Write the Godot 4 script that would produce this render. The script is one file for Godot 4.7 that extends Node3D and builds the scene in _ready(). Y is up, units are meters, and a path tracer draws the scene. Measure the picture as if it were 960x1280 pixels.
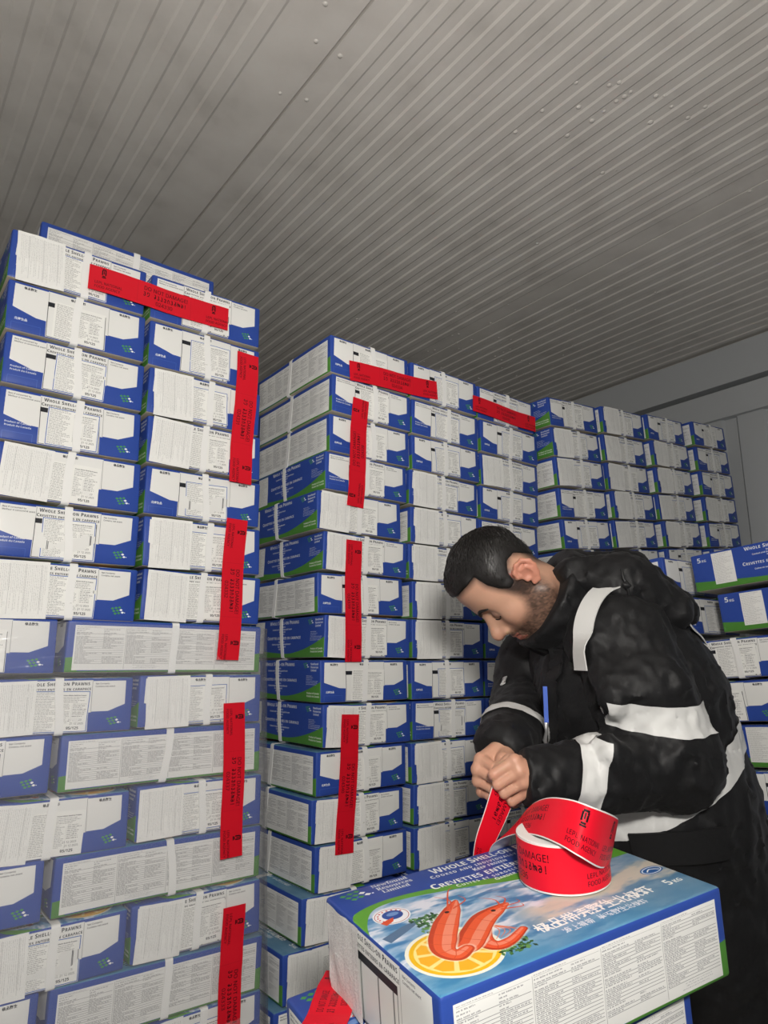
extends Node3D
# A cold store stacked with cartons of frozen prawns; a man in a dark jacket peels a red seal off a roll.
# World: x runs along the front faces of the tall stacks, -z into the store, y up, metres.

const BW := 0.262       # carton width (its printed end)
const BL := 0.395       # carton length (its printed side)
const BH := 0.0985     # carton height
const EYE := Vector3(0, 1.35, 0)

var used := {}
var M := {}
var rng := RandomNumberGenerator.new()
var noise := FastNoiseLite.new()
var fold_noise := FastNoiseLite.new()
var cartons := []      # body mesh per variant
var sheets := {}       # cached sticker and strap meshes


# ------------------------------------------------------------------ naming
func numbered(called: String) -> String:
	if not used.has(called):
		used[called] = 0
		return called
	used[called] += 1
	return "%s_%03d" % [called, used[called]]


func tag(o: Node, label := "", category := "", group := "", kind := "") -> Node:
	if label: o.set_meta("label", label)
	if category: o.set_meta("category", category)
	if group: o.set_meta("group", group)
	if kind: o.set_meta("kind", kind)
	return o


func base(called: String, at := Vector3.ZERO) -> Node3D:
	var o := Node3D.new()
	o.name = numbered(called)
	add_child(o)
	o.position = at
	return o


func part(called: String, mesh: Mesh, material: Material, parent: Node) -> MeshInstance3D:
	var o := MeshInstance3D.new()
	o.name = numbered(called) if parent == self else called
	o.mesh = mesh
	if material: o.material_override = material
	parent.add_child(o, true)
	return o


# ------------------------------------------------------------------ mesh helpers
func quad(st: SurfaceTool, a: Vector3, b: Vector3, c: Vector3, d: Vector3, ua := Vector2(0, 0), ub := Vector2(1, 0), uc := Vector2(1, 1), ud := Vector2(0, 1)) -> void:
	# a b c d clockwise as seen from outside
	st.set_uv(ua); st.add_vertex(a); st.set_uv(ub); st.add_vertex(b); st.set_uv(uc); st.add_vertex(c)
	st.set_uv(ua); st.add_vertex(a); st.set_uv(uc); st.add_vertex(c); st.set_uv(ud); st.add_vertex(d)


func begin() -> SurfaceTool:
	var st := SurfaceTool.new()
	st.begin(Mesh.PRIMITIVE_TRIANGLES)
	return st


func finish(st: SurfaceTool, smooth := true) -> ArrayMesh:
	if smooth: st.index()
	st.generate_normals()
	return st.commit()


func add_box(st: SurfaceTool, c: Vector3, s: Vector3, turn := Basis()) -> void:
	st.set_smooth_group(-1)
	var h := s * 0.5
	for n in [Vector3.RIGHT, Vector3.LEFT, Vector3.UP, Vector3.DOWN, Vector3.BACK, Vector3.FORWARD]:
		var u: Vector3 = Vector3.UP if absf(n.y) < 0.5 else Vector3.BACK
		var r: Vector3 = u.cross(n)
		var f := func(a: float, b: float) -> Vector3: return c + turn * ((n + r * a + u * b) * h)
		quad(st, f.call(-1, 1), f.call(1, 1), f.call(1, -1), f.call(-1, -1))


func add_tube(st: SurfaceTool, path: Array, radii: Array, sides := 8) -> void:
	st.set_smooth_group(0)
	var rings := []
	for i in path.size():
		var a: Vector3 = path[maxi(i - 1, 0)]
		var b: Vector3 = path[mini(i + 1, path.size() - 1)]
		var t := (b - a).normalized()
		var s := t.cross(Vector3.UP if absf(t.y) < 0.9 else Vector3.RIGHT).normalized()
		var u := s.cross(t)
		var ring := []
		for k in sides:
			var an := TAU * k / sides
			ring.append(path[i] + (s * cos(an) + u * sin(an)) * radii[mini(i, radii.size() - 1)])
		rings.append(ring)
	for i in rings.size() - 1:
		for k in sides:
			var k2 := (k + 1) % sides
			quad(st, rings[i][k], rings[i][k2], rings[i + 1][k2], rings[i + 1][k])
	for e in [0, rings.size() - 1]:
		for k in range(1, sides - 1):
			var tri := [rings[e][0], rings[e][k], rings[e][k + 1]]
			if e == 0: tri.reverse()
			for v in tri: st.set_uv(Vector2.ZERO); st.add_vertex(v)


func ribbon(st: SurfaceTool, path: Array, wide: Array, out: Array, thick: float, u_from := 0.0, u_to := 1.0) -> void:
	# a flat band of real thickness along a path; wide[i] reaches from the middle to the edge, out[i] is the face normal
	var n := path.size()
	var len := [0.0]
	for i in range(1, n): len.append(len[i - 1] + path[i].distance_to(path[i - 1]))
	var P := func(i: int, s: float, o: float) -> Vector3: return path[i] + wide[i] * s + out[i] * (thick * o)
	for i in n - 1:
		var u0: float = lerpf(u_from, u_to, len[i] / len[n - 1])
		var u1: float = lerpf(u_from, u_to, len[i + 1] / len[n - 1])
		st.set_smooth_group(1)
		quad(st, P.call(i, 1, 1), P.call(i + 1, 1, 1), P.call(i + 1, -1, 1), P.call(i, -1, 1), Vector2(u0, 0), Vector2(u1, 0), Vector2(u1, 1), Vector2(u0, 1))
		st.set_smooth_group(2)
		quad(st, P.call(i + 1, 1, 0), P.call(i, 1, 0), P.call(i, -1, 0), P.call(i + 1, -1, 0), Vector2(u1, 0), Vector2(u0, 0), Vector2(u0, 1), Vector2(u1, 1))
		st.set_smooth_group(3)
		quad(st, P.call(i, 1, 0), P.call(i + 1, 1, 0), P.call(i + 1, 1, 1), P.call(i, 1, 1), Vector2(u0, 0), Vector2(u1, 0), Vector2(u1, 0), Vector2(u0, 0))
		st.set_smooth_group(4)
		quad(st, P.call(i + 1, -1, 0), P.call(i, -1, 0), P.call(i, -1, 1), P.call(i + 1, -1, 1), Vector2(u1, 1), Vector2(u0, 1), Vector2(u0, 1), Vector2(u1, 1))


func extrude_z(st: SurfaceTool, profile: Array, z0: float, z1: float, down: bool) -> void:
	# a profile of (x, y) points carried along z; down: the face looks down
	st.set_smooth_group(-1)
	for i in profile.size() - 1:
		var a: Vector2 = profile[i]
		var b: Vector2 = profile[i + 1]
		var q := [Vector3(a.x, a.y, z0), Vector3(b.x, b.y, z0), Vector3(b.x, b.y, z1), Vector3(a.x, a.y, z1)]
		if not down: q.reverse()
		quad(st, q[0], q[1], q[2], q[3])


# ------------------------------------------------------------------ drawing on images (flat print only)
var glyph_pages := {}


func glyphs(size: int, bold: bool, serif: bool, c: Color) -> Array:
	var key := [size, bold, serif, c]
	if not glyph_pages.has(key):
		var f := SystemFont.new()
		f.font_names = ["Droid Serif" if serif else "Droid Sans"]
		f.font_weight = 700 if bold else 400
		var ts = TextServerManager.get_primary_interface()
		var fv = f.get_rids()[0]
		ts.font_render_range(fv, Vector2i(size, 0), 32, 126)
		ts.font_render_range(fv, Vector2i(size, 0), 192, 255)
		var pages := []
		for i in ts.font_get_texture_count(fv, Vector2i(size, 0)):
			var im: Image = ts.font_get_texture_image(fv, Vector2i(size, 0), i)
			im.convert(Image.FORMAT_RGBA8)
			var d := im.get_data()
			for k in range(0, d.size(), 4):
				if d[k + 3]:
					d[k] = c.r8; d[k + 1] = c.g8; d[k + 2] = c.b8
			pages.append(Image.create_from_data(im.get_width(), im.get_height(), false, Image.FORMAT_RGBA8, d))
		glyph_pages[key] = [f, ts, fv, pages]
	return glyph_pages[key]


func text(im: Image, s: String, x: float, y: float, size: int, c: Color, bold := false, small_caps := false, serif := false, width := -1.0) -> float:
	# baseline at y; with a width given the letters are spread to fill it
	var sizes := []
	var total := 0.0
	for ch in s:
		var low := small_caps and ch != ch.to_upper()
		var px := int(size * 0.78) if low else size
		var g := glyphs(px, bold, serif, c)
		var gi: int = g[1].font_get_glyph_index(g[2], px, (ch.to_upper() if low else ch).unicode_at(0), 0)
		var adv: float = g[1].font_get_glyph_advance(g[2], px, gi).x
		sizes.append([g, gi, px, adv])
		total += adv
	var extra := (width - total) / maxf(1, s.length() - 1) if width > 0 else 0.0
	for q in sizes:
		var g: Array = q[0]
		var k := Vector2i(q[2], 0)
		var page: int = g[1].font_get_glyph_texture_idx(g[2], k, q[1])
		if page >= 0:
			var r: Rect2 = g[1].font_get_glyph_uv_rect(g[2], k, q[1])
			var off: Vector2 = g[1].font_get_glyph_offset(g[2], k, q[1])
			im.blend_rect(g[3][page], Rect2i(r), Vector2i(Vector2(x, y) + off))
		x += q[3] + extra
	return total


func sheet(w: int, h: int, c: Color) -> Image:
	var im := Image.create(w, h, false, Image.FORMAT_RGBA8)
	im.fill(c)
	return im


func poly(im: Image, pts: Array, c: Color) -> void:
	var lo := 1e9
	var hi := -1e9
	for p in pts: lo = minf(lo, p.y); hi = maxf(hi, p.y)
	for y in range(maxi(int(lo), 0), mini(int(hi) + 1, im.get_height())):
		var xs := []
		for i in pts.size():
			var a: Vector2 = pts[i]
			var b: Vector2 = pts[(i + 1) % pts.size()]
			if (a.y <= y + 0.5) != (b.y <= y + 0.5): xs.append(a.x + (y + 0.5 - a.y) / (b.y - a.y) * (b.x - a.x))
		xs.sort()
		for i in range(0, xs.size() - 1, 2):
			var x0 := roundi(xs[i])
			if c.a >= 1.0: im.fill_rect(Rect2i(x0, y, roundi(xs[i + 1]) - x0, 1), c)
			else:
				for x in range(maxi(x0, 0), mini(roundi(xs[i + 1]), im.get_width())):
					im.set_pixel(x, y, im.get_pixel(x, y).lerp(Color(c, 1), c.a))


func polyf(im: Image, pts: Array, c: Color) -> void:   # points as fractions of the sheet
	var q := []
	for p in pts: q.append(Vector2(p.x * im.get_width(), p.y * im.get_height()))
	poly(im, q, c)


func oval(im: Image, c: Vector2, r: Vector2, col: Color, turn := 0.0) -> void:
	var q := []
	for i in 40: q.append(c + (Vector2(cos(TAU * i / 40), sin(TAU * i / 40)) * r).rotated(turn))
	poly(im, q, col)


func pen(im: Image, pts: Array, w: float, c: Color, w2 := -1.0) -> void:
	for i in pts.size() - 1:
		var a: Vector2 = pts[i]
		var b: Vector2 = pts[i + 1]
		var n := maxi(1, int(a.distance_to(b) / maxf(1.0, w * 0.35)))
		for k in n + 1:
			var ww := w if w2 < 0 else lerpf(w, w2, (i + float(k) / n) / (pts.size() - 1))
			var p := a.lerp(b, float(k) / n) - Vector2(ww, ww) * 0.5
			im.fill_rect(Rect2i(roundi(p.x), roundi(p.y), maxi(1, roundi(ww)), maxi(1, roundi(ww))), c)


func curve(pts: Array, steps := 8) -> Array:
	var out := []
	for i in pts.size() - 1:
		var a = pts[maxi(i - 1, 0)]
		var d = pts[mini(i + 2, pts.size() - 1)]
		for k in steps: out.append(pts[i].cubic_interpolate(pts[i + 1], a, d, float(k) / steps))
	out.append(pts[-1])
	return out


func box_line(im: Image, x: float, y: float, w: float, h: float, t: int, c: Color) -> void:
	im.fill_rect(Rect2i(int(x), int(y), int(w), t), c)
	im.fill_rect(Rect2i(int(x), int(y + h) - t, int(w), t), c)
	im.fill_rect(Rect2i(int(x), int(y), t, int(h)), c)
	im.fill_rect(Rect2i(int(x + w) - t, int(y), t, int(h)), c)


func fine_print(im: Image, x: float, y: float, w: float, c: Color, h := 3, full := 1.0) -> void:
	# one line of small print, too small in the photograph to read: words of a few uneven strokes
	var at := x
	var stop := x + w * full
	while at < stop:
		var word := rng.randi_range(2, 7)
		for k in word:
			if at >= stop: break
			var tall := h + (rng.randi() % 2)
			im.fill_rect(Rect2i(int(at), int(y) - (tall - h), maxi(1, int(h * 0.45)), tall), c)
			if rng.randf() < 0.6: im.fill_rect(Rect2i(int(at), int(y) + (rng.randi() % h), maxi(1, int(h * 0.8)), 1), c)
			at += h * 0.85
		at += h * 0.9


# Chinese and Georgian letters are not in the fonts: each is a few pen strokes on a ten by ten grid.
const STROKES := {
	"极": "0343 2029 2306 2446 418174946859 61655749 6599", "品": "3070743430 0545490905 5595995955", "带": "0292 2024 5054 8084 06049496 29268689 5559",
	"壳": "1191 5053 2383 06059596 363819 3676799998", "野": "0040440400 0242 2029 0646 0949 519173 6274 549486 747968", "生": "2003 1393 2585 0999 5059",
	"北": "3039 0333 0837 60699997 6593", "虾": "0141440401 2029 0848 3648 5191 7179 7596", "海": "0112 0313 0927 5033 4191 4383783843 2595 5463 5768",
	"上": "5059 5484 0999", "捕": "0232 2028 0635 4191 7079 49438389 4585 4787", "捞": "0232 2028 0635 4191 5052 8082 43449494 4686798 6549", "单": "2031 7061 1383863613 1585 0797 5339",
	"冻": "0112 0415 3191 5135 3585 6569 4748 7798", "ა": "21406163446577592917", "რ": "2414205081865929", "დ": "20607345274977653", "ზ": "124072644476693917", "ი": "1913407379",
	"ნ": "206053251849787544", "ო": "08042244484462949800", "თ": "1161847839164475", "!": "4046 4849",
}


func glyph(im: Image, ch: String, at: Vector2, size: Vector2, w: float, c: Color) -> void:
	for s in STROKES.get(ch, "0990").split(" "):
		var q := []
		for i in range(0, s.length() - 1, 2): q.append(at + Vector2(int(s[i]), int(s[i + 1])) / 9.0 * size)
		pen(im, q, w, c)


func strokes(im: Image, s: String, at: Vector2, size: Vector2, step: float, w: float, c: Color) -> void:
	for ch in s:
		if ch != " ": glyph(im, ch, at, size, w, c)
		at.x += step


func tex(im: Image) -> ImageTexture:
	im.generate_mipmaps()
	return ImageTexture.create_from_image(im)


func paper(im: Image, rough := 0.55) -> StandardMaterial3D:
	var m := StandardMaterial3D.new()
	m.albedo_texture = tex(im)
	m.roughness = rough
	m.metallic_specular = 0.35
	return m


func plain(c: Color, rough := 0.6) -> StandardMaterial3D:
	var m := StandardMaterial3D.new()
	m.albedo_color = c
	m.roughness = rough
	return m


# ------------------------------------------------------------------ prints
const BLUE := Color("2d499a")
const GREEN := Color("4d8537")
const WHITE := Color("e6e6e3")
const INK := Color("24262c")
const GREY := Color("8b8b8a")


func diamond_logo(im: Image, at: Vector2, s: float, turned := 0.0) -> void:
	# nine leaning green tiles, the last two white
	for i in 3:
		for j in 3:
			var c := at + (Vector2(i * 1.0 + j * 0.45, j * 0.72 - i * 0.18) * s).rotated(turned)
			var q := []
			for p in [Vector2(0, -0.36), Vector2(0.55, -0.05), Vector2(0.1, 0.33), Vector2(-0.45, 0.03)]: q.append(c + (p * s * 0.98).rotated(turned))
			poly(im, q, Color("f4f4f0") if i == 2 and j >= 1 else Color("4d9a4b"))
	im.fill_rect(Rect2i(int(at.x + s * 3.5), int(at.y + s * 1.0), int(s * 0.25), int(s * 0.25)), Color.WHITE)


func end_print(chinese: bool) -> Image:
	var im := sheet(1024, 400, BLUE)
	polyf(im, [Vector2(0.045, 0.06), Vector2(0.28, 0.06), Vector2(0.28, 0.67), Vector2(0.2, 0.66), Vector2(0.04, 0.53)], WHITE)
	polyf(im, [Vector2(0.71, 0.06), Vector2(0.945, 0.06), Vector2(0.945, 0.5), Vector2(0.83, 0.62), Vector2(0.71, 0.62)], WHITE)
	im.fill_rect(Rect2i(276, 18, 456, 236), WHITE)
	im.fill_rect(Rect2i(274, 100, 436, 290), WHITE)
	im.fill_rect(Rect2i(280, 24, 3, 244), GREY)
	im.fill_rect(Rect2i(728, 24, 3, 230), GREY)
	im.fill_rect(Rect2i(278, 104, 428, 34), INK)
	for q in [[278, 136, 96], [378, 136, 160], [540, 136, 128], [670, 136, 36]]: box_line(im, q[0], q[1], q[2], 250, 4, INK)
	if chinese:
		for q in [[110, 44, 4], [440, 40, 5], [810, 44, 4]]:
			for k in q[2]: glyph(im, ["极", "品", "野", "生", "虾"][k], Vector2(q[0] + k * 22, q[1] - 10), Vector2(17, 18), 3, INK)
		for k in 4: glyph(im, ["北", "海", "生", "品"][k], Vector2(60 + k * 22, 290), Vector2(18, 18), 3, WHITE)
	else:
		text(im, "Whole Shell-on Prawns", 300, 54, 36, INK, true, true, false, 412)
		text(im, "Crevettes entieres en carapace", 284, 90, 32, INK, true, true, false, 438)
		text(im, "Best if consumed by", 60, 50, 17, INK)
		text(im, "Meilleur si consommé avant", 60, 70, 17, INK)
		text(im, "Net Contents", 750, 50, 17, INK)
		text(im, "Contenu net avant", 750, 70, 17, INK)
		text(im, "Product of Canada", 50, 268, 20, WHITE, true)
		text(im, "Produit du Canada", 50, 294, 20, WHITE, true)
	box_line(im, 40, 332, 200, 90, 2, Color("4f6fc0"))
	diamond_logo(im, Vector2(850, 306), 26)
	return im


func info_print() -> Image:
	var im := sheet(1536, 400, BLUE)
	polyf(im, [Vector2(0, 0.72), Vector2(0.05, 0.7), Vector2(0.06, 1), Vector2(0, 1)], GREEN)
	polyf(im, [Vector2(0.94, 0.62), Vector2(1, 0.58), Vector2(1, 1), Vector2(0, 1), Vector2(0, 0.97), Vector2(0.94, 0.94)], GREEN)
	im.fill_rect(Rect2i(52, 44, 1432, 336), WHITE)
	for col in 4:
		var x := 64.0 + col * 357
		if col: im.fill_rect(Rect2i(int(x) - 8, 56, 2, 316), GREY)
		fine_print(im, x, 54, 300, Color("77777a"), 4, 0.55)
		im.fill_rect(Rect2i(int(x), 62, 340, 1), GREY)
		var y := 70.0
		while y < 330:
			fine_print(im, x, y, 170, Color("6f6f74"), 5, rng.randf_range(0.3, 0.95))
			if rng.randf() < 0.8: fine_print(im, x + 190, y, 160, Color("6f6f74"), 5, rng.randf_range(0.2, 0.95))
			if rng.randf() < 0.9: im.fill_rect(Rect2i(int(x), int(y) + 8, 340, 2), Color("7c7c80"))
			y += 14
		if col % 2:
			for k in 3: fine_print(im, x + 60 + rng.randf() * 60, 340 + k * 11, 170, Color("8a8a8e"), 4)
	return im


func side_print() -> Image:
	var im := sheet(1536, 400, BLUE)
	var top := [Vector2(0, 0.7)]
	for i in 21:
		var t := i / 20.0
		top.append(Vector2(t, 0.93 - 0.2 * pow(1.0 - t, 2.0) - 0.42 * pow(maxf(t - 0.55, 0) / 0.45, 1.6)))
	polyf(im, top + [Vector2(1, 1), Vector2(0, 1)], GREEN)
	text(im, "5", 60, 92, 72, WHITE, true)
	text(im, "kg", 104, 92, 46, WHITE, true, true)
	im.fill_rect(Rect2i(205, 20, 200, 330), WHITE)
	for k in 26: fine_print(im, 214, 32 + k * 12, 180, Color("77777a"), 4, rng.randf_range(0.5, 1.0))
	text(im, "Whole Shell-on Prawns", 520, 60, 50, WHITE, true, true, false, 560)
	for k in 4: text(im, ["Ingredients", "Cooked and individually quick frozen", "Keep frozen", "Allergens"][k], 640 - [-70, 60, -70, -80][k], 92 + k * 25, 21, WHITE, true)
	text(im, "Crevettes entieres en carapace", 480, 212, 46, WHITE, true, true, false, 640)
	for k in 4: text(im, ["Ingrédients", "Cuites et surgelées individuellement", "Garder congelé", "Allergènes"][k], 640 - [-70, 60, -60, -80][k], 242 + k * 25, 21, WHITE, true)
	diamond_logo(im, Vector2(1250, 40), 24)
	for k in 3: text(im, ["Newfound", "Resources", "Limited"][k], 1370, 48 + k * 30, 27, WHITE, true)
	for k in 6: fine_print(im, 1290, 150 + k * 16, 200, WHITE, 5, [0.5, 0.6, 0.5, 1.0, 0.95, 0.9][k])
	text(im, "Product of Canada", 1300, 322, 24, WHITE, true)
	text(im, "Produit du Canada", 1300, 350, 24, WHITE, true)
	return im


func sticker_print(bordered: bool) -> Image:
	var im := sheet(512, 400, Color("edede9"))
	if bordered:
		box_line(im, 4, 4, 504, 392, 7, Color("3a5fae"))
	for k in 24: fine_print(im, 22, 18 + k * 15.6, 210, Color("38383c"), 6, [1.0, 0.9, 0.7, 1.0][(k * 7) % 4] * rng.randf_range(0.75, 1))
	text(im, "Frozen Whole Shell-On Prawns", 256, 50, 15, INK, true)
	for k in 4: fine_print(im, 256, 62 + k * 15, 230, Color("3c3c40"), 5, rng.randf_range(0.6, 1))
	for k in 14: fine_print(im, 256, 126 + k * 15, 92, Color("4a4a50"), 5, rng.randf_range(0.3, 0.9))
	im.fill_rect(Rect2i(352, 146, 1, 190), GREY)
	im.fill_rect(Rect2i(420, 146, 1, 110), GREY)
	for k in 8: fine_print(im, 362, 126 + k * 17, 126, Color("38383c"), 6 + k % 2, rng.randf_range(.6, 1.0))
	text(im, "21 12 2023", 330, 292, 26, Color("55555a"))
	text(im, "21 12 2025", 350, 326, 26, Color("55555a"))
	text(im, "95/125", 320, 372, 36, INK, true)
	return im


func leaflet_print(n: int) -> Image:
	var im := sheet(400, 400, Color("ebebe8"))
	var g := Color("9a9a9a")
	for k in 26:
		var w := (300.0 + rng.randf() * 30) if k % 9 else 340.0
		fine_print(im, 26, 24 + k * 13.6, w, g, 4, 1.0 if rng.randf() < 0.7 else 0.6)
	for k in 3: im.fill_rect(Rect2i(20, 60 + k * 120 + n * 13, 350, 2), Color("a5a5a5"))
	im.rotate_90(CLOCKWISE)
	return im


func emblem(im: Image, at: Vector2, s: float, c: Color) -> void:
	# the agency's small black crest: a crowned shield between two supporters
	for q in [[0, 0, 3, 1.2], [-0.4, 1.2, 1.1, 4.4], [1.1, 1.6, 0.8, 3.2], [2.3, 1.2, 1.1, 4.4], [0.2, 6, 2.6, 1.0], [-0.2, 7.3, 3.4, 0.9]]:
		im.fill_rect(Rect2i(int(at.x + q[0] * s), int(at.y + q[1] * s), int(q[2] * s), int(q[3] * s)), c)
	for q in [[0.4, 2.6], [2.0, 2.2], [1.2, 4.6]]: im.fill_rect(Rect2i(int(at.x + q[0] * s), int(at.y + q[1] * s), int(s * 0.5), int(s * 0.5)), Color("d51a2c"))


func seal_print(number: String, red := Color("d01226"), sheen := true) -> Image:
	var im := sheet(1024, 176, red)
	var c := Color("14050a")
	for side in 2:
		var x := 24.0 if side == 0 else 830.0
		emblem(im, Vector2(x + 62, 12), 8.0, c)
		text(im, "LEPL NATIONAL", x + 14, 124, 26, c)
		text(im, "FOOD AGENCY", x + 14, 154, 26, c)
	text(im, "DO NOT DAMAGE!", 372, 60, 40, c)
	strokes(im, "არ დააზიანოთ!", Vector2(372, 76), Vector2(18, 28), 25, 4, c)
	text(im, number, 462, 150, 38, c)
	if sheen:
		for x in [330, 720]: im.fill_rect(Rect2i(x, 0, 2, 176), red.darkened(0.12))
	return im


func top_print() -> Image:
	# sea and surf, worked out small and enlarged
	var n := FastNoiseLite.new()
	n.seed = 5; n.frequency = 0.02; n.fractal_octaves = 4
	var small := sheet(256, 164, BLUE)
	for y in 164:
		for x in 256:
			var a := n.get_noise_2d(x + y * 0.4, y * 2.6)
			var b := n.get_noise_2d(x * 1.1 + 300, y * 3.4)
			var c := Color("7fa3c4").lerp(Color("d9dbe6"), clampf(0.45 + a * 1.6, 0, 1))
			c = c.lerp(Color("3d76a8"), clampf(b * 2.6 - 0.1, 0, 0.9))
			c = c.lerp(Color("3f7fa6"), clampf((y - 118) / 40.0, 0, 0.75))
			if x > 150: c = c.lerp(Color("5f7d95"), clampf((x - 150) / 90.0, 0, 0.6))
			var sand := 1.0 - absf(y - 112 - (x - 190) * -0.05 - a * 14) / 16.0
			if x > 92: c = c.lerp(Color("cfc3b2"), clampf(sand * 1.6, 0, 1) * clampf((x - 92) / 30.0, 0, 1) * 0.9)
			small.set_pixel(x, y, c)
	small.resize(2048, 1312, Image.INTERPOLATE_CUBIC)
	var im := small
	# the blue field with its green border sweeping across
	var edge := [Vector2(0, 0.3), Vector2(0.02, 0.255), Vector2(0.06, 0.225), Vector2(0.121, 0.205), Vector2(0.193, 0.202), Vector2(0.274, 0.215), Vector2(0.394, 0.25), Vector2(0.53, 0.3), Vector2(0.68, 0.35), Vector2(0.85, 0.372), Vector2(1, 0.36)]
	var low := [Vector2(1, 0.475), Vector2(0.83, 0.47), Vector2(0.7, 0.44), Vector2(0.559, 0.385), Vector2(0.412, 0.315), Vector2(0.251, 0.255), Vector2(0.16, 0.24), Vector2(0.1, 0.25), Vector2(0.06, 0.29), Vector2(0.025, 0.37), Vector2(0, 0.46)]
	polyf(im, curve(edge) + curve(low), Color("5d9a34"))
	polyf(im, [Vector2(0, 0)] + curve(edge) + [Vector2(1, 0)], BLUE)
	# dark rock and boat in the surf
	polyf(im, [Vector2(0.02, 0.52), Vector2(0.1, 0.47), Vector2(0.2, 0.44), Vector2(0.1, 0.52), Vector2(0.03, 0.57)], Color("55708f"))
	polyf(im, [Vector2(0.41, 0.4), Vector2(0.56, 0.45), Vector2(0.66, 0.47), Vector2(0.55, 0.49)], Color("6d88a8"))
	# lemon slice
	var lc := Vector2(300, 1010)
	var lr := Vector2(252, 226)
	oval(im, lc, lr + Vector2(22, 22), Color("e8e6d8"))
	oval(im, lc, lr, Color("e8b51c"))
	oval(im, lc, lr * 0.9, Color("f4dc8c"))
	for k in 9:
		var a := TAU * k / 9
		poly(im, [lc + Vector2(cos(a + 0.34), sin(a + 0.34)) * lr * 0.12, lc + Vector2(cos(a + 0.06), sin(a + 0.06)) * lr * 0.82, lc + Vector2(cos(a + 0.34), sin(a + 0.34)) * lr * 0.86, lc + Vector2(cos(a + 0.62), sin(a + 0.62)) * lr * 0.82], Color("eeae28"))
	# parsley
	for k in 170:
		var p := Vector2(rng.randf_range(275, 450), rng.randf_range(580, 760)) if k < 90 else Vector2(rng.randf_range(480, 700), rng.randf_range(1075, 1200))
		var q := []
		var a := rng.randf() * TAU
		for v in [Vector2(-16, 0), Vector2(0, -11), Vector2(20, 0), Vector2(0, 11)]: q.append(p + v.rotated(a))
		poly(im, q, [Color("2f5d2c"), Color("44763a"), Color("1d3f20"), Color("5f8f4a")][k % 4])
	# two cooked prawns
	var prawn := func(spine: Array, widths: Array, lit: Color, deep: Color) -> void:
		var s := curve(spine, 10)
		var ws := []
		for i in s.size(): ws.append(widths[int(float(i) / s.size() * (widths.size() - 1))] * (1 - fmod(float(i) / s.size() * (widths.size() - 1), 1.0)) + widths[mini(int(float(i) / s.size() * (widths.size() - 1)) + 1, widths.size() - 1)] * fmod(float(i) / s.size() * (widths.size() - 1), 1.0))
		for i in s.size(): oval(im, s[i], Vector2.ONE * (ws[i] + 13), Color(0.93, 0.92, 0.88, 0.16))
		for layer in 3:
			for i in s.size() - 1:
				var d: Vector2 = (s[i + 1] - s[i]).normalized().orthogonal()
				oval(im, s[i] + d * ws[i] * [0.0, 0.14, 0.3][layer], Vector2.ONE * ws[i] * [1.0, 0.78, 0.34][layer], [deep, lit, lit.lightened(0.28)][layer])
		for i in range(6, s.size() - 2, 7):
			var d: Vector2 = (s[i + 1] - s[i]).normalized().orthogonal()
			pen(im, [s[i] - d * ws[i] * 0.9, s[i] + (s[i + 1] - s[i]).normalized() * 8, s[i] + d * ws[i] * 0.9], 3, deep.lerp(lit, 0.4))
	var V := func(u: float, v: float) -> Vector2: return Vector2(u * 2048, v * 1312)
	for k in 5: pen(im, curve([V.call(0.27, 0.62), V.call(0.31 + k * 0.012, 0.72 + k * 0.012), V.call(0.27 + k * 0.014, 0.79)]), 9, Color("e07b5c"), 3)
	prawn.call([V.call(0.29, 0.66), V.call(0.24, 0.76), V.call(0.25, 0.83), V.call(0.3, 0.83), V.call(0.372, 0.775)], [50, 60, 46, 34, 22], Color("e2552f"), Color("b93a1d"))
	prawn.call([V.call(0.425, 0.56), V.call(0.37, 0.585), V.call(0.31, 0.62), V.call(0.24, 0.7), V.call(0.19, 0.76), V.call(0.13, 0.77)], [12, 52, 74, 82, 74, 44], Color("e4592f"), Color("bd3f1f"))
	prawn.call([V.call(0.315, 0.4), V.call(0.27, 0.47), V.call(0.21, 0.56), V.call(0.155, 0.66), V.call(0.125, 0.74), V.call(0.14, 0.8), V.call(0.185, 0.78)], [10, 52, 76, 80, 64, 52, 30], Color("e65d33"), Color("c24322"))
	for q in [[0.25, 0.475], [0.365, 0.58]]: oval(im, V.call(q[0], q[1]), Vector2(15, 12), Color("2b1a18"))
	for q in [[0.27, 0.46, 0.3, 0.38, 0.275, 0.31], [0.28, 0.46, 0.34, 0.42, 0.34, 0.36], [0.26, 0.46, 0.33, 0.3, 0.36, 0.27], [0.4, 0.57, 0.44, 0.52, 0.43, 0.47], [0.4, 0.575, 0.46, 0.58, 0.465, 0.55], [0.39, 0.59, 0.45, 0.62, 0.46, 0.6], [0.4, 0.56, 0.41, 0.5, 0.38, 0.44]]:
		pen(im, curve([V.call(q[0], q[1]), V.call(q[2], q[3]), V.call(q[4], q[5])]), 11, Color("d9502c"), 3)
	# a printed photograph has soft edges: lettering was kept out of this step
	im.resize(560, 359, Image.INTERPOLATE_LANCZOS)
	im.resize(2048, 1312, Image.INTERPOLATE_CUBIC)
	top_lettering(im)
	# Chinese title, weight, small marks
	var W := Color("f2f2ee")
	strokes(im, "极品带壳野生北极虾", Vector2(800, 1030), Vector2(84, 88), 102, 11, W)
	strokes(im, "海上捕捞", Vector2(910, 1150), Vector2(46, 48), 56, 6, Color("d6dde6"))
	strokes(im, "单冻野生北极虾", Vector2(1170, 1150), Vector2(46, 48), 56, 6, Color("d6dde6"))
	text(im, "5", 1830, 1120, 96, W, true)
	text(im, "kg", 1892, 1120, 70, W, true, true)
	oval(im, Vector2(1925, 910), Vector2(90, 50), Color("2e5f9e"))
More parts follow.
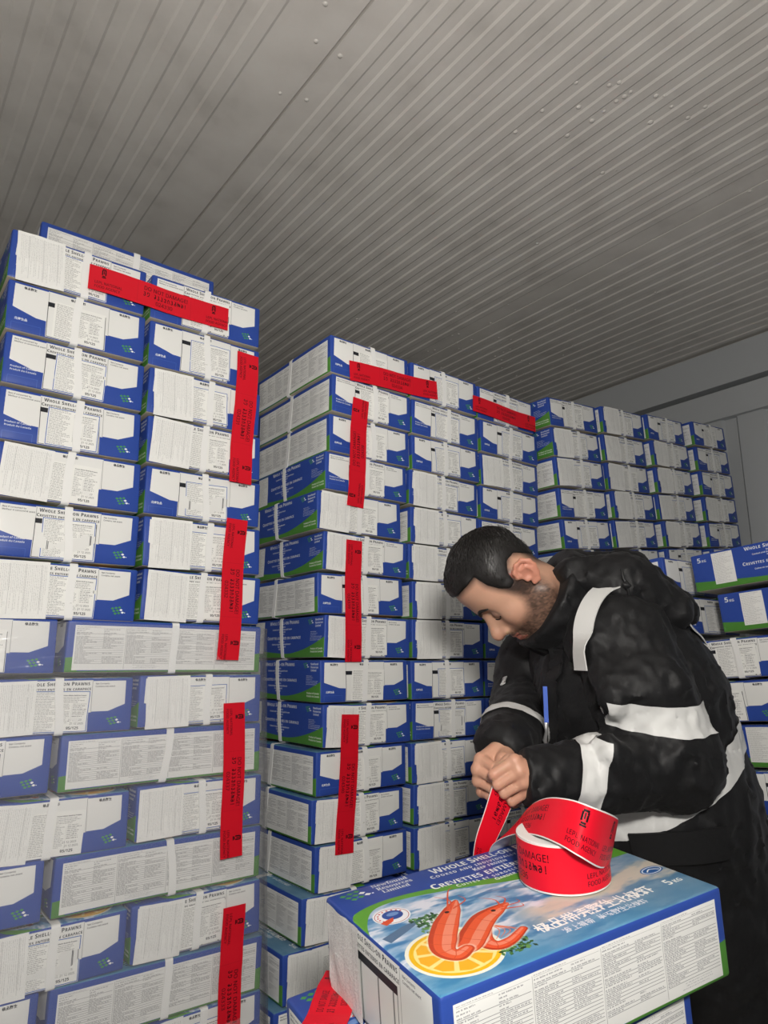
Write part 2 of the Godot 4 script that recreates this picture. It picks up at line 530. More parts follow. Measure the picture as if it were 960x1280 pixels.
	oval(im, Vector2(1925, 910), Vector2(80, 41), Color("e6ecf2"))
	oval(im, Vector2(1925, 910), Vector2(72, 34), Color("2e5f9e"))
	pen(im, curve([Vector2(1880, 915), Vector2(1915, 895), Vector2(1950, 905), Vector2(1975, 925)]), 7, Color.WHITE)
	return im


func top_lettering(im: Image) -> void:
	var W := Color("f2f2ee")
	text(im, "Whole Shell-on Prawns", 752, 110, 104, W, true, true, false, 1050)
	text(im, "Cooked and individually quick frozen", 700, 172, 56, W, true, true, false, 1130)
	text(im, "Keep frozen", 1010, 226, 56, W, true, true)
	text(im, "Crevettes entières en carapace", 620, 316, 98, W, true, true, false, 1300)
	text(im, "Cuites et surgelées individuellement", 770, 372, 54, W, true, true, false, 1090)
	text(im, "Garder congelé", 1040, 426, 54, W, true, true)
	diamond_logo(im, Vector2(90, 70), 52)
	for k in 3: text(im, ["Newfound", "Resources", "Limited"][k], 306 + k * 14, 66 + k * 52, 52, W, true, false, true)
	# round badge
	oval(im, Vector2(222, 470), Vector2(118, 100), Color("e9e9ec"))
	oval(im, Vector2(222, 470), Vector2(108, 90), Color("a9413f"))
	oval(im, Vector2(222, 470), Vector2(104, 86), Color("e9e9ec"))
	oval(im, Vector2(232, 462), Vector2(66, 54), Color("2c4f9a"))
	oval(im, Vector2(238, 452), Vector2(40, 22), Color("6d8fc4"))
	poly(im, [Vector2(120, 520), Vector2(170, 500), Vector2(222, 490), Vector2(200, 530), Vector2(140, 560)], Color("d4502e"))
	for k in 10: im.fill_rect(Rect2i(int(222 + 86 * cos(2.6 + k * 0.36)) - 6, int(470 + 71 * sin(2.6 + k * 0.36)) - 6, 12, 12), Color("c4403c"))


# ------------------------------------------------------------------ cartons
func swell(v: int, n: Vector3, a: float, b: float) -> float:
	# how far a face of carton kind v stands out at (a, b), each from -1 to 1
	if n.z == 0.0: return -absf(noise.get_noise_3d(a * 22 + v * 13, b * 16, n.x * 5 + n.y * 9)) * 0.003 * (1 - pow(maxf(absf(a), absf(b)), 6))
	var k := v * 7.3 + n.x * 2.1 + n.y * 4.7 + n.z * 9.2
	var mid := (1 - a * a) * (1 - b * b)
	var amp: float = [0.0022, 0.0035, 0.0012, 0.003, 0.0026, 0.0][v % 6]
	if v == 5: return 0.0008 * mid * sin(k)
	return mid * amp * (0.6 + 0.6 * sin(k)) + noise.get_noise_3d(a * 22 + k * 13, b * 16, k * 5) * 0.0022 * (1 - pow(maxf(absf(a), absf(b)), 6))


func carton_mesh(v: int) -> ArrayMesh:
	var mesh := ArrayMesh.new()
	var h := Vector3(BW, BH, BL) * 0.5
	var rad := 0.0045
	var faces := {"end": [Vector3.BACK, Vector3.FORWARD], "info": [Vector3.LEFT], "side": [Vector3.RIGHT], "top": [Vector3.UP], "base": [Vector3.DOWN]}
	for kind in faces:
		var st := begin()
		for n: Vector3 in faces[kind]:
			var u := Vector3.UP if absf(n.y) < 0.5 else Vector3.RIGHT * signf(n.y)
			var r := u.cross(n)
			var hn: float = absf(n.dot(h))
			var ha: float = absf(r.dot(h))
			var hb: float = absf(u.dot(h))
			var ga := [-1.0, -1 + rad * 0.35 / ha, -1 + rad / ha]
			var gb := [-1.0, -1 + rad * 0.35 / hb, -1 + rad / hb]
			for k in range(1, 8): ga.append(lerpf(-1 + rad / ha, 1 - rad / ha, k / 8.0))
			for k in range(1, 4): gb.append(lerpf(-1 + rad / hb, 1 - rad / hb, k / 4.0))
			ga.append_array([1 - rad / ha, 1 - rad * 0.35 / ha, 1.0])
			gb.append_array([1 - rad / hb, 1 - rad * 0.35 / hb, 1.0])
			var P := func(a: float, b: float) -> Vector3:
				var p := n * hn + r * (a * ha) + u * (b * hb)
				var inner := p.clamp(-h + Vector3.ONE * rad, h - Vector3.ONE * rad)
				p = inner + (p - inner).normalized() * rad
				p += n * swell(v, n, a, b)
				if v < 5:
					p.x += p.y * [0.02, -0.02, 0.015, -0.01, 0.0][v] + 0.0008 * sin(p.z * 20 + v)
					p.y += [0.0008, -0.0006, 0.0005, 0.0008, -0.0005][v] * cos(p.z * 8) - 0.0005 * cos(p.x * 13 + v * 2)
				return p + Vector3(0, h.y, 0)
			var U := func(a: float, b: float) -> Vector2: return Vector2(a * 0.5 + 0.5, 0.5 - b * 0.5)
			for i in ga.size() - 1:
				for j in gb.size() - 1:
					quad(st, P.call(ga[i], gb[j + 1]), P.call(ga[i + 1], gb[j + 1]), P.call(ga[i + 1], gb[j]), P.call(ga[i], gb[j]), U.call(ga[i], gb[j + 1]), U.call(ga[i + 1], gb[j + 1]), U.call(ga[i + 1], gb[j]), U.call(ga[i], gb[j]))
		st.index()
		st.generate_normals()
		st.set_material(M[kind])
		st.commit(mesh)
	return mesh


func end_point(v: int, x: float, y: float, out: float) -> Vector3:
	# a point on the printed end that faces +z, x from -1 to 1 across it and y from -1 to 1 up it
	var h := Vector3(BW, BH, BL) * 0.5
	var p := Vector3(x * h.x, y * h.y, h.z + swell(v, Vector3.BACK, clampf(x, -1, 1), clampf(y, -1, 1)) + out)
	if v < 5:
		p.x += p.y * [0.02, -0.02, 0.015, -0.01, 0.0][v] + 0.0008 * sin(p.z * 20 + v)
		p.y += [0.0008, -0.0006, 0.0005, 0.0008, -0.0005][v] * cos(p.z * 8) - 0.0005 * cos(p.x * 13 + v * 2)
	return p + Vector3(0, h.y, 0)


func sticker(v: int, x0: float, x1: float, y0: float, y1: float, tilt: float, crumple: float, seed_: int, lift_off := 0.0011) -> ArrayMesh:
	# a sheet of paper stuck on the end, following the board under it, a little proud at the edges
	var key := [v, x0, x1, y0, y1, tilt, seed_]
	if not sheets.has(key):
		var st := begin()
		var nx := 8
		var ny := 6
		var P := func(i: int, j: int, lift: float) -> Vector3:
			var x := lerpf(x0, x1, float(i) / nx)
			var y := lerpf(y1, y0, float(j) / ny)
			y += (x - (x0 + x1) * 0.5) * tilt * BW / BH
			x += (y - (y0 + y1) * 0.5) * -tilt * BH / BW
			var q := end_point(v, x, y, lift_off + lift)
			var k := noise.get_noise_3d(x * 60 + seed_ * 31, y * 30, seed_ * 7.0)
			q.z += absf(k) * crumple
			if y < -0.97: q.z -= (-0.97 - y) * 0.02
			return q
		for i in nx:
			for j in ny:
				st.set_smooth_group(1)
				quad(st, P.call(i, j, 0), P.call(i + 1, j, 0), P.call(i + 1, j + 1, 0), P.call(i, j + 1, 0), Vector2(float(i) / nx, float(j) / ny), Vector2(float(i + 1) / nx, float(j) / ny), Vector2(float(i + 1) / nx, float(j + 1) / ny), Vector2(float(i) / nx, float(j + 1) / ny))
				st.set_smooth_group(2)
				quad(st, P.call(i + 1, j, -0.0004), P.call(i, j, -0.0004), P.call(i, j + 1, -0.0004), P.call(i + 1, j + 1, -0.0004))
		sheets[key] = finish(st)
	return sheets[key]


func strap(along: bool, at: float, slant: float, seed_: int) -> ArrayMesh:
	# a plastic strap round the carton: along its length (over the printed ends) or round its girth
	var key := [along, at, slant, seed_]
	if not sheets.has(key):
		var st := begin()
		var h := Vector3(BW, BH, BL) * 0.5 + Vector3(0.0014, 0.0008, 0.0036)
		var c := 0.005
		var a: float = h.z if along else h.x
		var loop := []
		var corner := [Vector2(1, -1), Vector2(1, 1), Vector2(-1, 1), Vector2(-1, -1)]
		for n in 4:
			var q0: Vector2 = corner[n] * Vector2(a, h.y)
			for t in 5:
				var dir := Vector2.RIGHT.rotated((n - 1 + t / 4.0) * PI / 2)
				loop.append([q0 - corner[n] * c + dir * c, dir])
			var last: Array = loop[-1]
			for t in range(1, 6):
				var f := (t - 0.5) / 5.0
				loop.append([last[0].lerp(corner[(n + 1) % 4] * Vector2(a, h.y) - corner[(n + 1) % 4] * c + last[1] * c, f) + last[1] * 0.0006 * sin(PI * f), last[1]])
		loop.append(loop[0])
		var path := []
		var wide := []
		var out := []
		for q in loop:
			var p: Vector2 = q[0]
			var wob := at + slant * p.y / BH + 0.0016 * sin(p.y * 50 + seed_)
			path.append(Vector3(wob, p.y + BH / 2, p.x) if along else Vector3(p.x, p.y + BH / 2, wob))
			out.append(Vector3(0, q[1].y, q[1].x) if along else Vector3(q[1].x, q[1].y, 0))
			wide.append((Vector3.LEFT if along else Vector3.BACK) * 0.0072)
		ribbon(st, path, wide, out, 0.0009)
		sheets[key] = finish(st)
	return sheets[key]


const EXTRA := {"leaf": "with leaflet", "": "with bare front"}
var serial := 0


func carton(at: Vector3, turn: float, label: String, group: String, leaf := "", flip := false, straps := true, tilt := Basis(), grow := 1.0, kind := -1, far_end := false) -> Node3D:
	# at: the middle of the carton's underside
	serial += 1
	var v: int = kind if kind >= 0 else (serial * 3 + serial / 5) % 5
	var o := base("prawn_carton", at)
	o.basis = tilt * Basis(Vector3.UP, turn + (PI if flip else 0.0))
	if grow != 1.0: o.scale = Vector3(.989, grow, 1)
	tag(o, label, "carton", group)
	var body := part("printed_box", cartons[v * 2 + ((serial * 7 / 3) % 2 if v < 5 else 0)], null, o)
	for back in [false, true]:
		# the end that is seen carries its papers: flip turns the carton round, the papers go on the other end
		if back != (flip or far_end): continue
		var s := serial % 4
		if v < 5:
			var lb := part("product_sticker", sticker(v, -0.36 + s * 0.015, 0.37 + s * 0.015, -0.93 + (s % 2) * 0.06, 0.55 + (s % 2) * 0.05, [0.0, 0.02, -0.02, 0.01][s], 0.0012, s), M["sticker%d" % (serial % 3)], o)
			if back: lb.basis = Basis(Vector3.UP, PI)
		if leaf:
			var w := serial % 3
			var lf := part("leaflet", sticker(v, -0.96 + w * 0.03, -0.3 + w * 0.03, -0.97 - w * 0.03, 0.9 + w * 0.04, [0.03, -0.04, 0.015][w], 0.0032, w + 5, 0.0028), M["leaflet%d" % (serial % 2)], o)
			if back: lf.basis = Basis(Vector3.UP, PI)
	if straps:
		var s2 := serial % 3
		part("strap", strap(true, [0.0, 0.006, -0.008][s2], [0.004, -0.006, 0.0][s2], s2), M.strap, o)
		part("strap", strap(false, [0.004, -0.004, 0.01][s2], [0.0, 0.01, -0.008][s2], s2), M.strap, o)
	return o


const ORD := ["top", "second-from-top", "third-from-top", "fourth-from-top", "fifth-from-top", "sixth-from-top", "seventh-from-top", "eighth-from-top", "ninth-from-top", "tenth-from-top", "eleventh-from-top", "twelfth-from-top", "thirteenth-from-top", "fourteenth-from-top", "fifteenth-from-top", "sixteenth-from-top", "seventeenth-from-top", "eighteenth-from-top"]


func seal(number: String, a: Vector3, b: Vector3, wide: float, label: String, out := Vector3.BACK, upside := false, frm := 0.0, to := 1.0) -> void:
	# a red security seal stuck from a to b across the cartons, creased where it spans the gaps
	var st := begin()
	var path := []
	var w := []
	var o := []
	var dir := (b - a).normalized()
	var across := out.cross(dir).normalized() * wide * 0.5 * (-1.0 if upside else 1.0)
	for i in 25:
		var t := i / 24.0
		path.append(a.lerp(b, t) + out * (noise.get_noise_3d(t * 90 + a.x * 300, a.y * 70, 3) * 0.0016) + across * 0.06 * sin(t * 7 + a.y * 9))
		w.append(across)
		o.append(out)
	ribbon(st, path, w, o, 0.0006, frm, to)
	var t := part("security_seal", finish(st), paper(seal_print(number), 0.42), self)
	tag(t, label, "seal", "red security seals on the stacks")


# ------------------------------------------------------------------ solid shapes from joined capsules
class Solid:
	var A := PackedVector3Array()
	var AB := PackedVector3Array()
	var inv := PackedFloat32Array()
	var ra := PackedFloat32Array()
	var dr := PackedFloat32Array()
	var kk := PackedFloat32Array()
	var carve := false

	func cap(a: Vector3, b: Vector3, r0: float, r1: float, k := 0.02) -> Solid:
		A.append(a); AB.append(b - a)
		inv.append(1.0 / maxf((b - a).length_squared(), 1e-9))
		ra.append(r0); dr.append(r1 - r0); kk.append(k)
		return self

	func ball(a: Vector3, r: float, k := 0.02) -> Solid:
		return cap(a, a, r, r, k)

	func chain(pts: Array, radii: Array, k := 0.02) -> Solid:
		for i in pts.size() - 1: cap(pts[i], pts[i + 1], radii[i], radii[i + 1], k)
		return self

	func at(p: Vector3) -> float:
		var d := 10.0
		for i in A.size():
			var q := p - A[i]
			var ab := AB[i]
			var t := clampf(q.dot(ab) * inv[i], 0.0, 1.0)
			var e := (q - ab * t).length() - ra[i] - dr[i] * t
			var k := kk[i]
			var g := k - absf(d - e)
			d = minf(d, e)
			if g > 0.0: d -= g * g * 0.25 / k
		return d


static func smin(a: float, b: float, k: float) -> float:
	var g := maxf(k - absf(a - b), 0.0)
	return minf(a, b) - g * g * 0.25 / k


static func smax(a: float, b: float, k: float) -> float:
	return -smin(-a, -b, k)


static func egg(p: Vector3, c: Vector3, r: Vector3) -> float:
	var q := (p - c) / r
	var l := q.length()
	return (l - 1.0) * l / maxf((q / r).length(), 1e-6)


func net(field: Callable, lo: Vector3, hi: Vector3, cell: float, slack := 1.3) -> Array:
	# surface nets: [vertices, normals, indices]
	var B := 6
	var nb := Vector3i(((hi - lo) / (cell * B)).ceil())
	var nx := nb.x * B + 1
	var ny := nb.y * B + 1
	var nz := nb.z * B + 1
	var val := PackedFloat32Array()
	val.resize(nx * ny * nz)
	val.fill(1e9)
	var reach := cell * B * 0.5 * 1.7321 * slack + cell
	var live := []
	for bz in nb.z:
		for by in nb.y:
			for bx in nb.x:
				var c := lo + Vector3(bx + 0.5, by + 0.5, bz + 0.5) * (B * cell)
				var d: float = field.call(c)
				if absf(d) > reach:
					if d < 0:
						for z in B + 1:
							for y in B + 1:
								for x in B + 1:
									var at := (bx * B + x) + nx * ((by * B + y) + ny * (bz * B + z))
									if val[at] > 1e8: val[at] = -1.0
					continue
				live.append(Vector3i(bx, by, bz))
				for z in B + 1:
					for y in B + 1:
						for x in B + 1:
							var at := (bx * B + x) + nx * ((by * B + y) + ny * (bz * B + z))
							if val[at] > 1e8 or val[at] == -1.0: val[at] = field.call(lo + Vector3(bx * B + x, by * B + y, bz * B + z) * cell)
	var vid := {}
	var verts := PackedVector3Array()
	var steps := [0, 1, nx, nx + 1, nx * ny, nx * ny + 1, nx * ny + nx, nx * ny + nx + 1]
	var off := [Vector3(0, 0, 0), Vector3(1, 0, 0), Vector3(0, 1, 0), Vector3(1, 1, 0), Vector3(0, 0, 1), Vector3(1, 0, 1), Vector3(0, 1, 1), Vector3(1, 1, 1)]
	var edges := [[0, 1], [2, 3], [4, 5], [6, 7], [0, 2], [1, 3], [4, 6], [5, 7], [0, 4], [1, 5], [2, 6], [3, 7]]
	var idx := PackedInt32Array()
	for b in live:
		for z in B:
			for y in B:
				for x in B:
					var at: int = (b.x * B + x) + nx * ((b.y * B + y) + ny * (b.z * B + z))
					var mask := 0
					for i in 8:
						if val[at + steps[i]] < 0.0: mask |= 1 << i
					if mask == 0 or mask == 255: continue
					var sum := Vector3.ZERO
					var n := 0
					for e in edges:
						var s0: float = val[at + steps[e[0]]]
						var s1: float = val[at + steps[e[1]]]
						if (s0 < 0.0) != (s1 < 0.0):
							sum += off[e[0]].lerp(off[e[1]], s0 / (s0 - s1))
							n += 1
					vid[at] = verts.size()
					verts.append(lo + (Vector3(b.x * B + x, b.y * B + y, b.z * B + z) + sum / n) * cell)
	var sx := 1
	var sy := nx
	var sz := nx * ny
	for at in vid:
		var s: bool = val[at] < 0.0
		for ax in 3:
			var d: int = [sx, sy, sz][ax]
			var e: int = [sy, sz, sx][ax]
			var f: int = [sz, sx, sy][ax]
			if s == (val[at + d] < 0.0): continue
			if not (vid.has(at - e) and vid.has(at - f) and vid.has(at - e - f)): continue
			var q := [vid[at], vid[at - e], vid[at - e - f], vid[at - f]]
			if s: q.reverse()   # clockwise as seen from outside
			idx.append_array([q[0], q[1], q[2], q[0], q[2], q[3]])
	var nor := PackedVector3Array()
	nor.resize(verts.size())
	for i in range(0, idx.size(), 3):
		var a := verts[idx[i]]
		var w := (verts[idx[i + 2]] - a).cross(verts[idx[i + 1]] - a)
		for k in 3: nor[idx[i + k]] += w
	for i in nor.size(): nor[i] = nor[i].normalized()
	return [verts, nor, idx]


func solid_mesh(nets: Array, origin: Vector3, colors := []) -> ArrayMesh:
	# several nets joined into one mesh
	var v := PackedVector3Array()
	var n := PackedVector3Array()
	var ix := PackedInt32Array()
	var c := PackedColorArray()
	for q in nets.size():
		var start := v.size()
		for p in nets[q][0]: v.append(p - origin)
		n.append_array(nets[q][1])
		for i in nets[q][2]: ix.append(i + start)
		if colors: c.append_array(colors[q])
	var arrays := []
	arrays.resize(Mesh.ARRAY_MAX)
	arrays[Mesh.ARRAY_VERTEX] = v
	arrays[Mesh.ARRAY_NORMAL] = n
	arrays[Mesh.ARRAY_INDEX] = ix
	if colors: arrays[Mesh.ARRAY_COLOR] = c
	var m := ArrayMesh.new()
	m.add_surface_from_arrays(Mesh.PRIMITIVE_TRIANGLES, arrays)
	return m


func cut_out(src: Array, planes: Array, lift: float, origin: Vector3, keep := func(_p): return true) -> ArrayMesh:
	# the piece of a net in front of all the planes, lifted off along its normals: tape sewn on a garment
	var st := begin()
	var v: PackedVector3Array = src[0]
	var n: PackedVector3Array = src[1]
	var ix: PackedInt32Array = src[2]
	for i in range(0, ix.size(), 3):
		if not keep.call(v[ix[i]]): continue
		var pts := []
		for k in 3: pts.append([v[ix[i + k]] + n[ix[i + k]] * lift, n[ix[i + k]]])
		for pl: Plane in planes:
			var next := []
			for k in pts.size():
				var a: Array = pts[k]
				var b: Array = pts[(k + 1) % pts.size()]
				var da := pl.distance_to(a[0])
				var db := pl.distance_to(b[0])
				if da >= 0: next.append(a)
				if (da >= 0) != (db >= 0): next.append([a[0].lerp(b[0], da / (da - db)), a[1].lerp(b[1], da / (da - db))])
			pts = next
			if pts.is_empty(): break
		for k in range(1, pts.size() - 1):
			for q in [pts[0], pts[k], pts[k + 1]]:
				st.set_normal(q[1])
				st.add_vertex(q[0] - origin)
	return st.commit()


# ------------------------------------------------------------------ the man
const HEAD_AT := Vector3(0.9635, 1.5149, -0.8394)
const HEAD_F := Vector3(-0.2827, -0.8717, -0.402)      # where the face points: steeply down
const HEAD_U := Vector3(-0.7769, 0.4521, -0.4378)      # where the crown points
var head := Transform3D()
var face := Solid.new()
var bumps := Solid.new()
var neck := Solid.new()
var ear := Solid.new()
var hairline := PackedVector2Array([Vector2(.15, .088), Vector2(.1, .081), Vector2(.07, .078), Vector2(.046, .074), Vector2(.049, .052), Vector2(.044, .03), Vector2(.034, .003), Vector2(.026, -.014), Vector2(.013, -.016), Vector2(.011, .016), Vector2(.004, .036), Vector2(-.018, .041), Vector2(-.031, .024), Vector2(-.036, -.018), Vector2(-.05, -.05), Vector2(-.14, -.055), Vector2(-.16, .2), Vector2(.15, .2)])
var mane := PackedVector2Array([Vector2(.15, .09), Vector2(.1, .083), Vector2(.07, .08), Vector2(.047, .076), Vector2(.049, .052), Vector2(.044, .03), Vector2(.033, .012), Vector2(.018, .012), Vector2(.010, .03), Vector2(-.006, .04), Vector2(-.024, .034), Vector2(-.034, .012), Vector2(-.044, -.015), Vector2(-.056, -.034), Vector2(-.14, -.04), Vector2(-.16, .2), Vector2(.15, .2)])


func poly_distance(q: Vector2, pts: PackedVector2Array) -> float:
	var best := 1e9
	var inside := false
	for i in pts.size():
		var a := pts[i]
		var b := pts[(i + 1) % pts.size()]
		best = minf(best, q.distance_to(Geometry2D.get_closest_point_to_segment(q, a, b)))
		if (a.y > q.y) != (b.y > q.y) and q.x < (b.x - a.x) * (q.y - a.y) / (b.y - a.y) + a.x: inside = not inside
	return -best if inside else best


func skull(p: Vector3) -> float:
	var d := smin(egg(p, Vector3(.016, .034, 0), Vector3(.071, .078, .074)), egg(p, Vector3(.05, .056, 0), Vector3(.045, .044, .056)), .03)
	var q := Vector3(p.x, p.y, absf(p.z))
	d = smin(d, egg(q, Vector3(.034, -.018, 0), Vector3(.052, .07, .06)), .035)
	return smin(d, face.at(q), .022)


func head_field(p: Vector3) -> float:
	var d := smin(skull(p), neck.at(head * p), .025)
	if d > 0.06: return d - 0.02
	var q := Vector3(p.x, p.y, absf(p.z))
	d = smax(d, .0165 - q.distance_to(Vector3(.1, .008, .032)), .014)      # eye sockets
	d = smin(d, egg(q, Vector3(.0735, .006, .031), Vector3(.0155, .0135, .0165)), .004)   # lowered lids
	d = smin(d, bumps.at(q), .007)
	d = smax(d, .0042 - q.distance_to(Vector3(.1075, -.0345, .0065)), .003)  # nostrils
	var lip := Vector3(q.x, q.y, 0).distance_to(Vector3(.105, -.0615, 0))
	if q.z < .022: d = smax(d, .0022 - Vector2(q.x - .102 + q.z * q.z * 20, q.y + .0557 - q.z * .1).length() + lip * 0.0, .003)
	if q.z > .05:
		d = smin(d, egg(q, Vector3(-.008, .003, .077), Vector3(.0155, .021, .0075)), .006)
		d = smin(d, ear.at(q), .003)
		d = smax(d, .0075 - q.distance_to(Vector3(-.0005, .0, .0865)), .005)
	return d


func hair_field(p: Vector3) -> float:
	var e := poly_distance(Vector2(p.x, p.y), mane)
	var grow := clampf(-e * .2 + .0008, .0005, .0105)
	if p.y < .06: grow = minf(grow, lerpf(.0105, .0022, clampf((.06 - p.y) / .03, 0, 1)))
	if p.x > .05 and p.y > .05: grow += clampf((p.x - .05) * .16, 0, .006)
	return smax(skull(p) - grow - noise.get_noise_3d(p.x * 500 + p.y * 90, p.y * 120, p.z * 900) * .0012, e * .8, .004)


func curve3(pts: Array, steps: int) -> Array:
	var out := []
	for i in pts.size() - 1:
		for k in steps: out.append(pts[i].cubic_interpolate(pts[i + 1], pts[maxi(i - 1, 0)], pts[mini(i + 2, pts.size() - 1)], float(k) / steps))
	out.append(pts[-1])
	return out


func settle(field: Callable, p: Vector3) -> Array:
	# the nearest point on a surface and its normal
	var n := Vector3.UP
	for i in 7:
		var h := 0.004
		n = Vector3(field.call(p + Vector3(h, 0, 0)) - field.call(p - Vector3(h, 0, 0)), field.call(p + Vector3(0, h, 0)) - field.call(p - Vector3(0, h, 0)), field.call(p + Vector3(0, 0, h)) - field.call(p - Vector3(0, 0, h))).normalized()
		p -= n * field.call(p) * 0.9
	return [p, n]


func sewn(field: Callable, pts: Array, half: float, lift: float, thick: float, from: Vector3, steps := 6) -> ArrayMesh:
	# a strip of cloth laid on a garment along some points
	var st := begin()
	var path := []
	var out := []
	for i in pts.size() - 1:
		for k in steps + (1 if i == pts.size() - 2 else 0):
			var p: Vector3 = pts[i].cubic_interpolate(pts[i + 1], pts[maxi(i - 1, 0)], pts[mini(i + 2, pts.size() - 1)], float(k) / steps)
			var s := settle(field, p)
			path.append(s[0] + s[1] * lift - from)
			out.append(s[1])
	var wide := []
	for i in path.size():
		var t: Vector3 = (path[mini(i + 1, path.size() - 1)] - path[maxi(i - 1, 0)]).normalized()
		wide.append(out[i].cross(t).normalized() * half)
	ribbon(st, path, wide, out, thick)
	return finish(st)


func shade(nets: Array, f: Callable) -> PackedColorArray:
	var c := PackedColorArray()
	for p in nets[0]: c.append(f.call(p))
	return c


func man() -> void:
	var root := base("person", Vector3(1.367, 0, -0.807))
	tag(root, "bowed man in black jacket with silver reflective bands, pulling a red seal off a roll", "person")
	var O := root.position
	var f := HEAD_F.normalized()
	var u := (HEAD_U - f * HEAD_U.dot(f)).normalized()
	head = Transform3D(Basis(f, u, f.cross(u)), HEAD_AT)
	# ---- head shape, in its own axes: x to the face, y to the crown, z to the left ear
	face.cap(Vector3(.004, -.048, .05), Vector3(.066, -.094, .016), .017, .017, .02)
	face.cap(Vector3(.08, .02, 0), Vector3(.088, -.026, 0), .016, .019, .012)
	face.ball(Vector3(.076, -.094, 0), .019, .02)
	face.cap(Vector3(.076, .027, .012), Vector3(.064, .026, .042), .0155, .0135, .015)
	face.ball(Vector3(.064, -.016, .042), .021, .02)
	face.cap(Vector3(.081, -.05, 0), Vector3(.079, -.068, 0), .021, .019, .02)
	face.cap(Vector3(.066, -.04, .03), Vector3(.06, -.068, .032), .017, .015, .02)
	bumps.cap(Vector3(.092, .012, 0), Vector3(.114, -.021, 0), .0085, .0115, .01)
	bumps.ball(Vector3(.115, -.024, 0), .0115, .008)
	bumps.ball(Vector3(.103, -.029, .012), .0085, .008)
	bumps.cap(Vector3(.101, -.0505, 0), Vector3(.0925, -.053, .02), .0058, .004, .006)
	bumps.cap(Vector3(.0995, -.0615, 0), Vector3(.092, -.059, .018), .0066, .004, .006)
	var rim := [Vector3(.006, .006, .076), Vector3(.012, .016, .077), Vector3(.008, .029, .079), Vector3(-.006, .036, .082), Vector3(-.02, .031, .086), Vector3(-.026, .016, .088), Vector3(-.024, .0, .086), Vector3(-.016, -.015, .082), Vector3(-.005, -.026, .078), Vector3(.003, -.024, .075)]
	for i in rim.size(): rim[i] = rim[i] * Vector3(.9, .74, 1)
	for i in rim.size() - 1: ear.cap(rim[i], rim[i + 1], .0042, .0042 if i < 7 else .0055, .003)
	var anti := [Vector3(-.004, .02, .082), Vector3(-.014, .016, .086), Vector3(-.016, .002, .086), Vector3(-.009, -.012, .083)]
	for i in 4: anti[i] = anti[i] * Vector3(.9, .74, 1)
	for i in 3: ear.cap(anti[i], anti[i + 1], .0034, .0034, .003)
	ear.ball(Vector3(.006, -.004, .077), .0045, .003)
	neck.cap(Vector3(1.0073, 1.4841, -0.827), Vector3(1.1406, 1.3951, -0.8004), .053, .06, .02)
	neck.cap(Vector3(0.9981, 1.4585, -0.8285), Vector3(1.0693, 1.3944, -0.8301), .042, .045, .03)
	var hd: Array = net(head_field, Vector3(-.15, -.15, -.1), Vector3(.14, .14, .1), .0031)
	var skin := Color("c1957d").srgb_to_linear()
	var beard := Color("2e221d").srgb_to_linear()
	var rosy := Color("b8604f").srgb_to_linear()
	var head_colors := shade(hd, func(p: Vector3) -> Color:
		var c := skin
		var az := absf(p.z)
		c = c.lerp(rosy, .35 * clampf(1 - p.distance_to(Vector3(.115, -.03, 0)) / .025, 0, 1))
		c = c.lerp(rosy, .18 * clampf(1 - Vector3(p.x, p.y, az).distance_to(Vector3(.07, -.02, .045)) / .03, 0, 1))
		var s := -1.0
		s = maxf(s, .014 - poly_distance(Vector2(p.x, p.y), PackedVector2Array([Vector2(.03, .03), Vector2(.034, -.02), Vector2(.05, -.04), Vector2(.078, -.042), Vector2(.13, -.043), Vector2(.13, -.14), Vector2(.05, -.135), Vector2(.0, -.085), Vector2(-.006, -.03), Vector2(.01, .01)])))
		s = clampf(s / .018, 0, 1)
		if p.x > .088 and az < .022 and p.y > -.067 and p.y < -.047: s = 0.0
		if p.z > .073 or p.z < -.073: s = 0.0
		var ragged := noise.get_noise_3d(p.x * 5000, p.y * 5000, p.z * 5000) * .8 + .5
		c = c.lerp(beard, s * clampf(.62 + .4 * ragged, 0, .95))
		var h := poly_distance(Vector2(p.x, p.y), hairline)
		if az < .0765 or p.y > .045: c = c.lerp(beard, clampf(.75 - h / .012, 0, 1) * (.75 + .2 * clampf(-poly_distance(Vector2(p.x, p.y), mane) / .03 + 1, 0, 1)))
		if p.x > .086 and az < .021 and p.y > -.0665 and p.y < -.0475: c = c.lerp(Color("a5564c").srgb_to_linear(), .75)
		if az > .074 and p.x < .014 and p.y > -.032: c = c.lerp(Color("c4604f").srgb_to_linear(), .38)
		return c * (1 + noise.get_noise_3d(p.x * 300, p.y * 300, p.z * 300) * .1))
	for i in hd[0].size():
		hd[0][i] = head * hd[0][i]
		hd[1][i] = head.basis * hd[1][i]
	# ---- the rest of the body, mostly under the clothes
	var b := Solid.new()
	b.chain([Vector3(1.3671, 0.8884, -0.8066), Vector3(1.2961, 1.0885, -0.8052), Vector3(1.216, 1.2889, -0.7978), Vector3(1.1715, 1.3882, -0.8043)], [.12, .11, .12, .08], .06)
	b.chain([Vector3(1.0792, 1.3844, -0.7084), Vector3(1.0886, 1.1971, -0.6373), Vector3(0.9416, 1.1873, -0.6766), Vector3(0.8188, 1.1881, -0.707)], [.05, .042, .038, .026], .02)
	b.chain([Vector3(1.2306, 1.4003, -0.9237), Vector3(1.1192, 1.2622, -0.9586), Vector3(0.8511, 1.2198, -0.7768)], [.05, .04, .02], .02)
	b.cap(Vector3(1.1406, 1.3951, -0.8004), Vector3(1.177, 1.3727, -0.7914), .06, .07, .03)
	var hips := Vector3(1.3671, 0.8884, -0.8066)
	var kneels := []
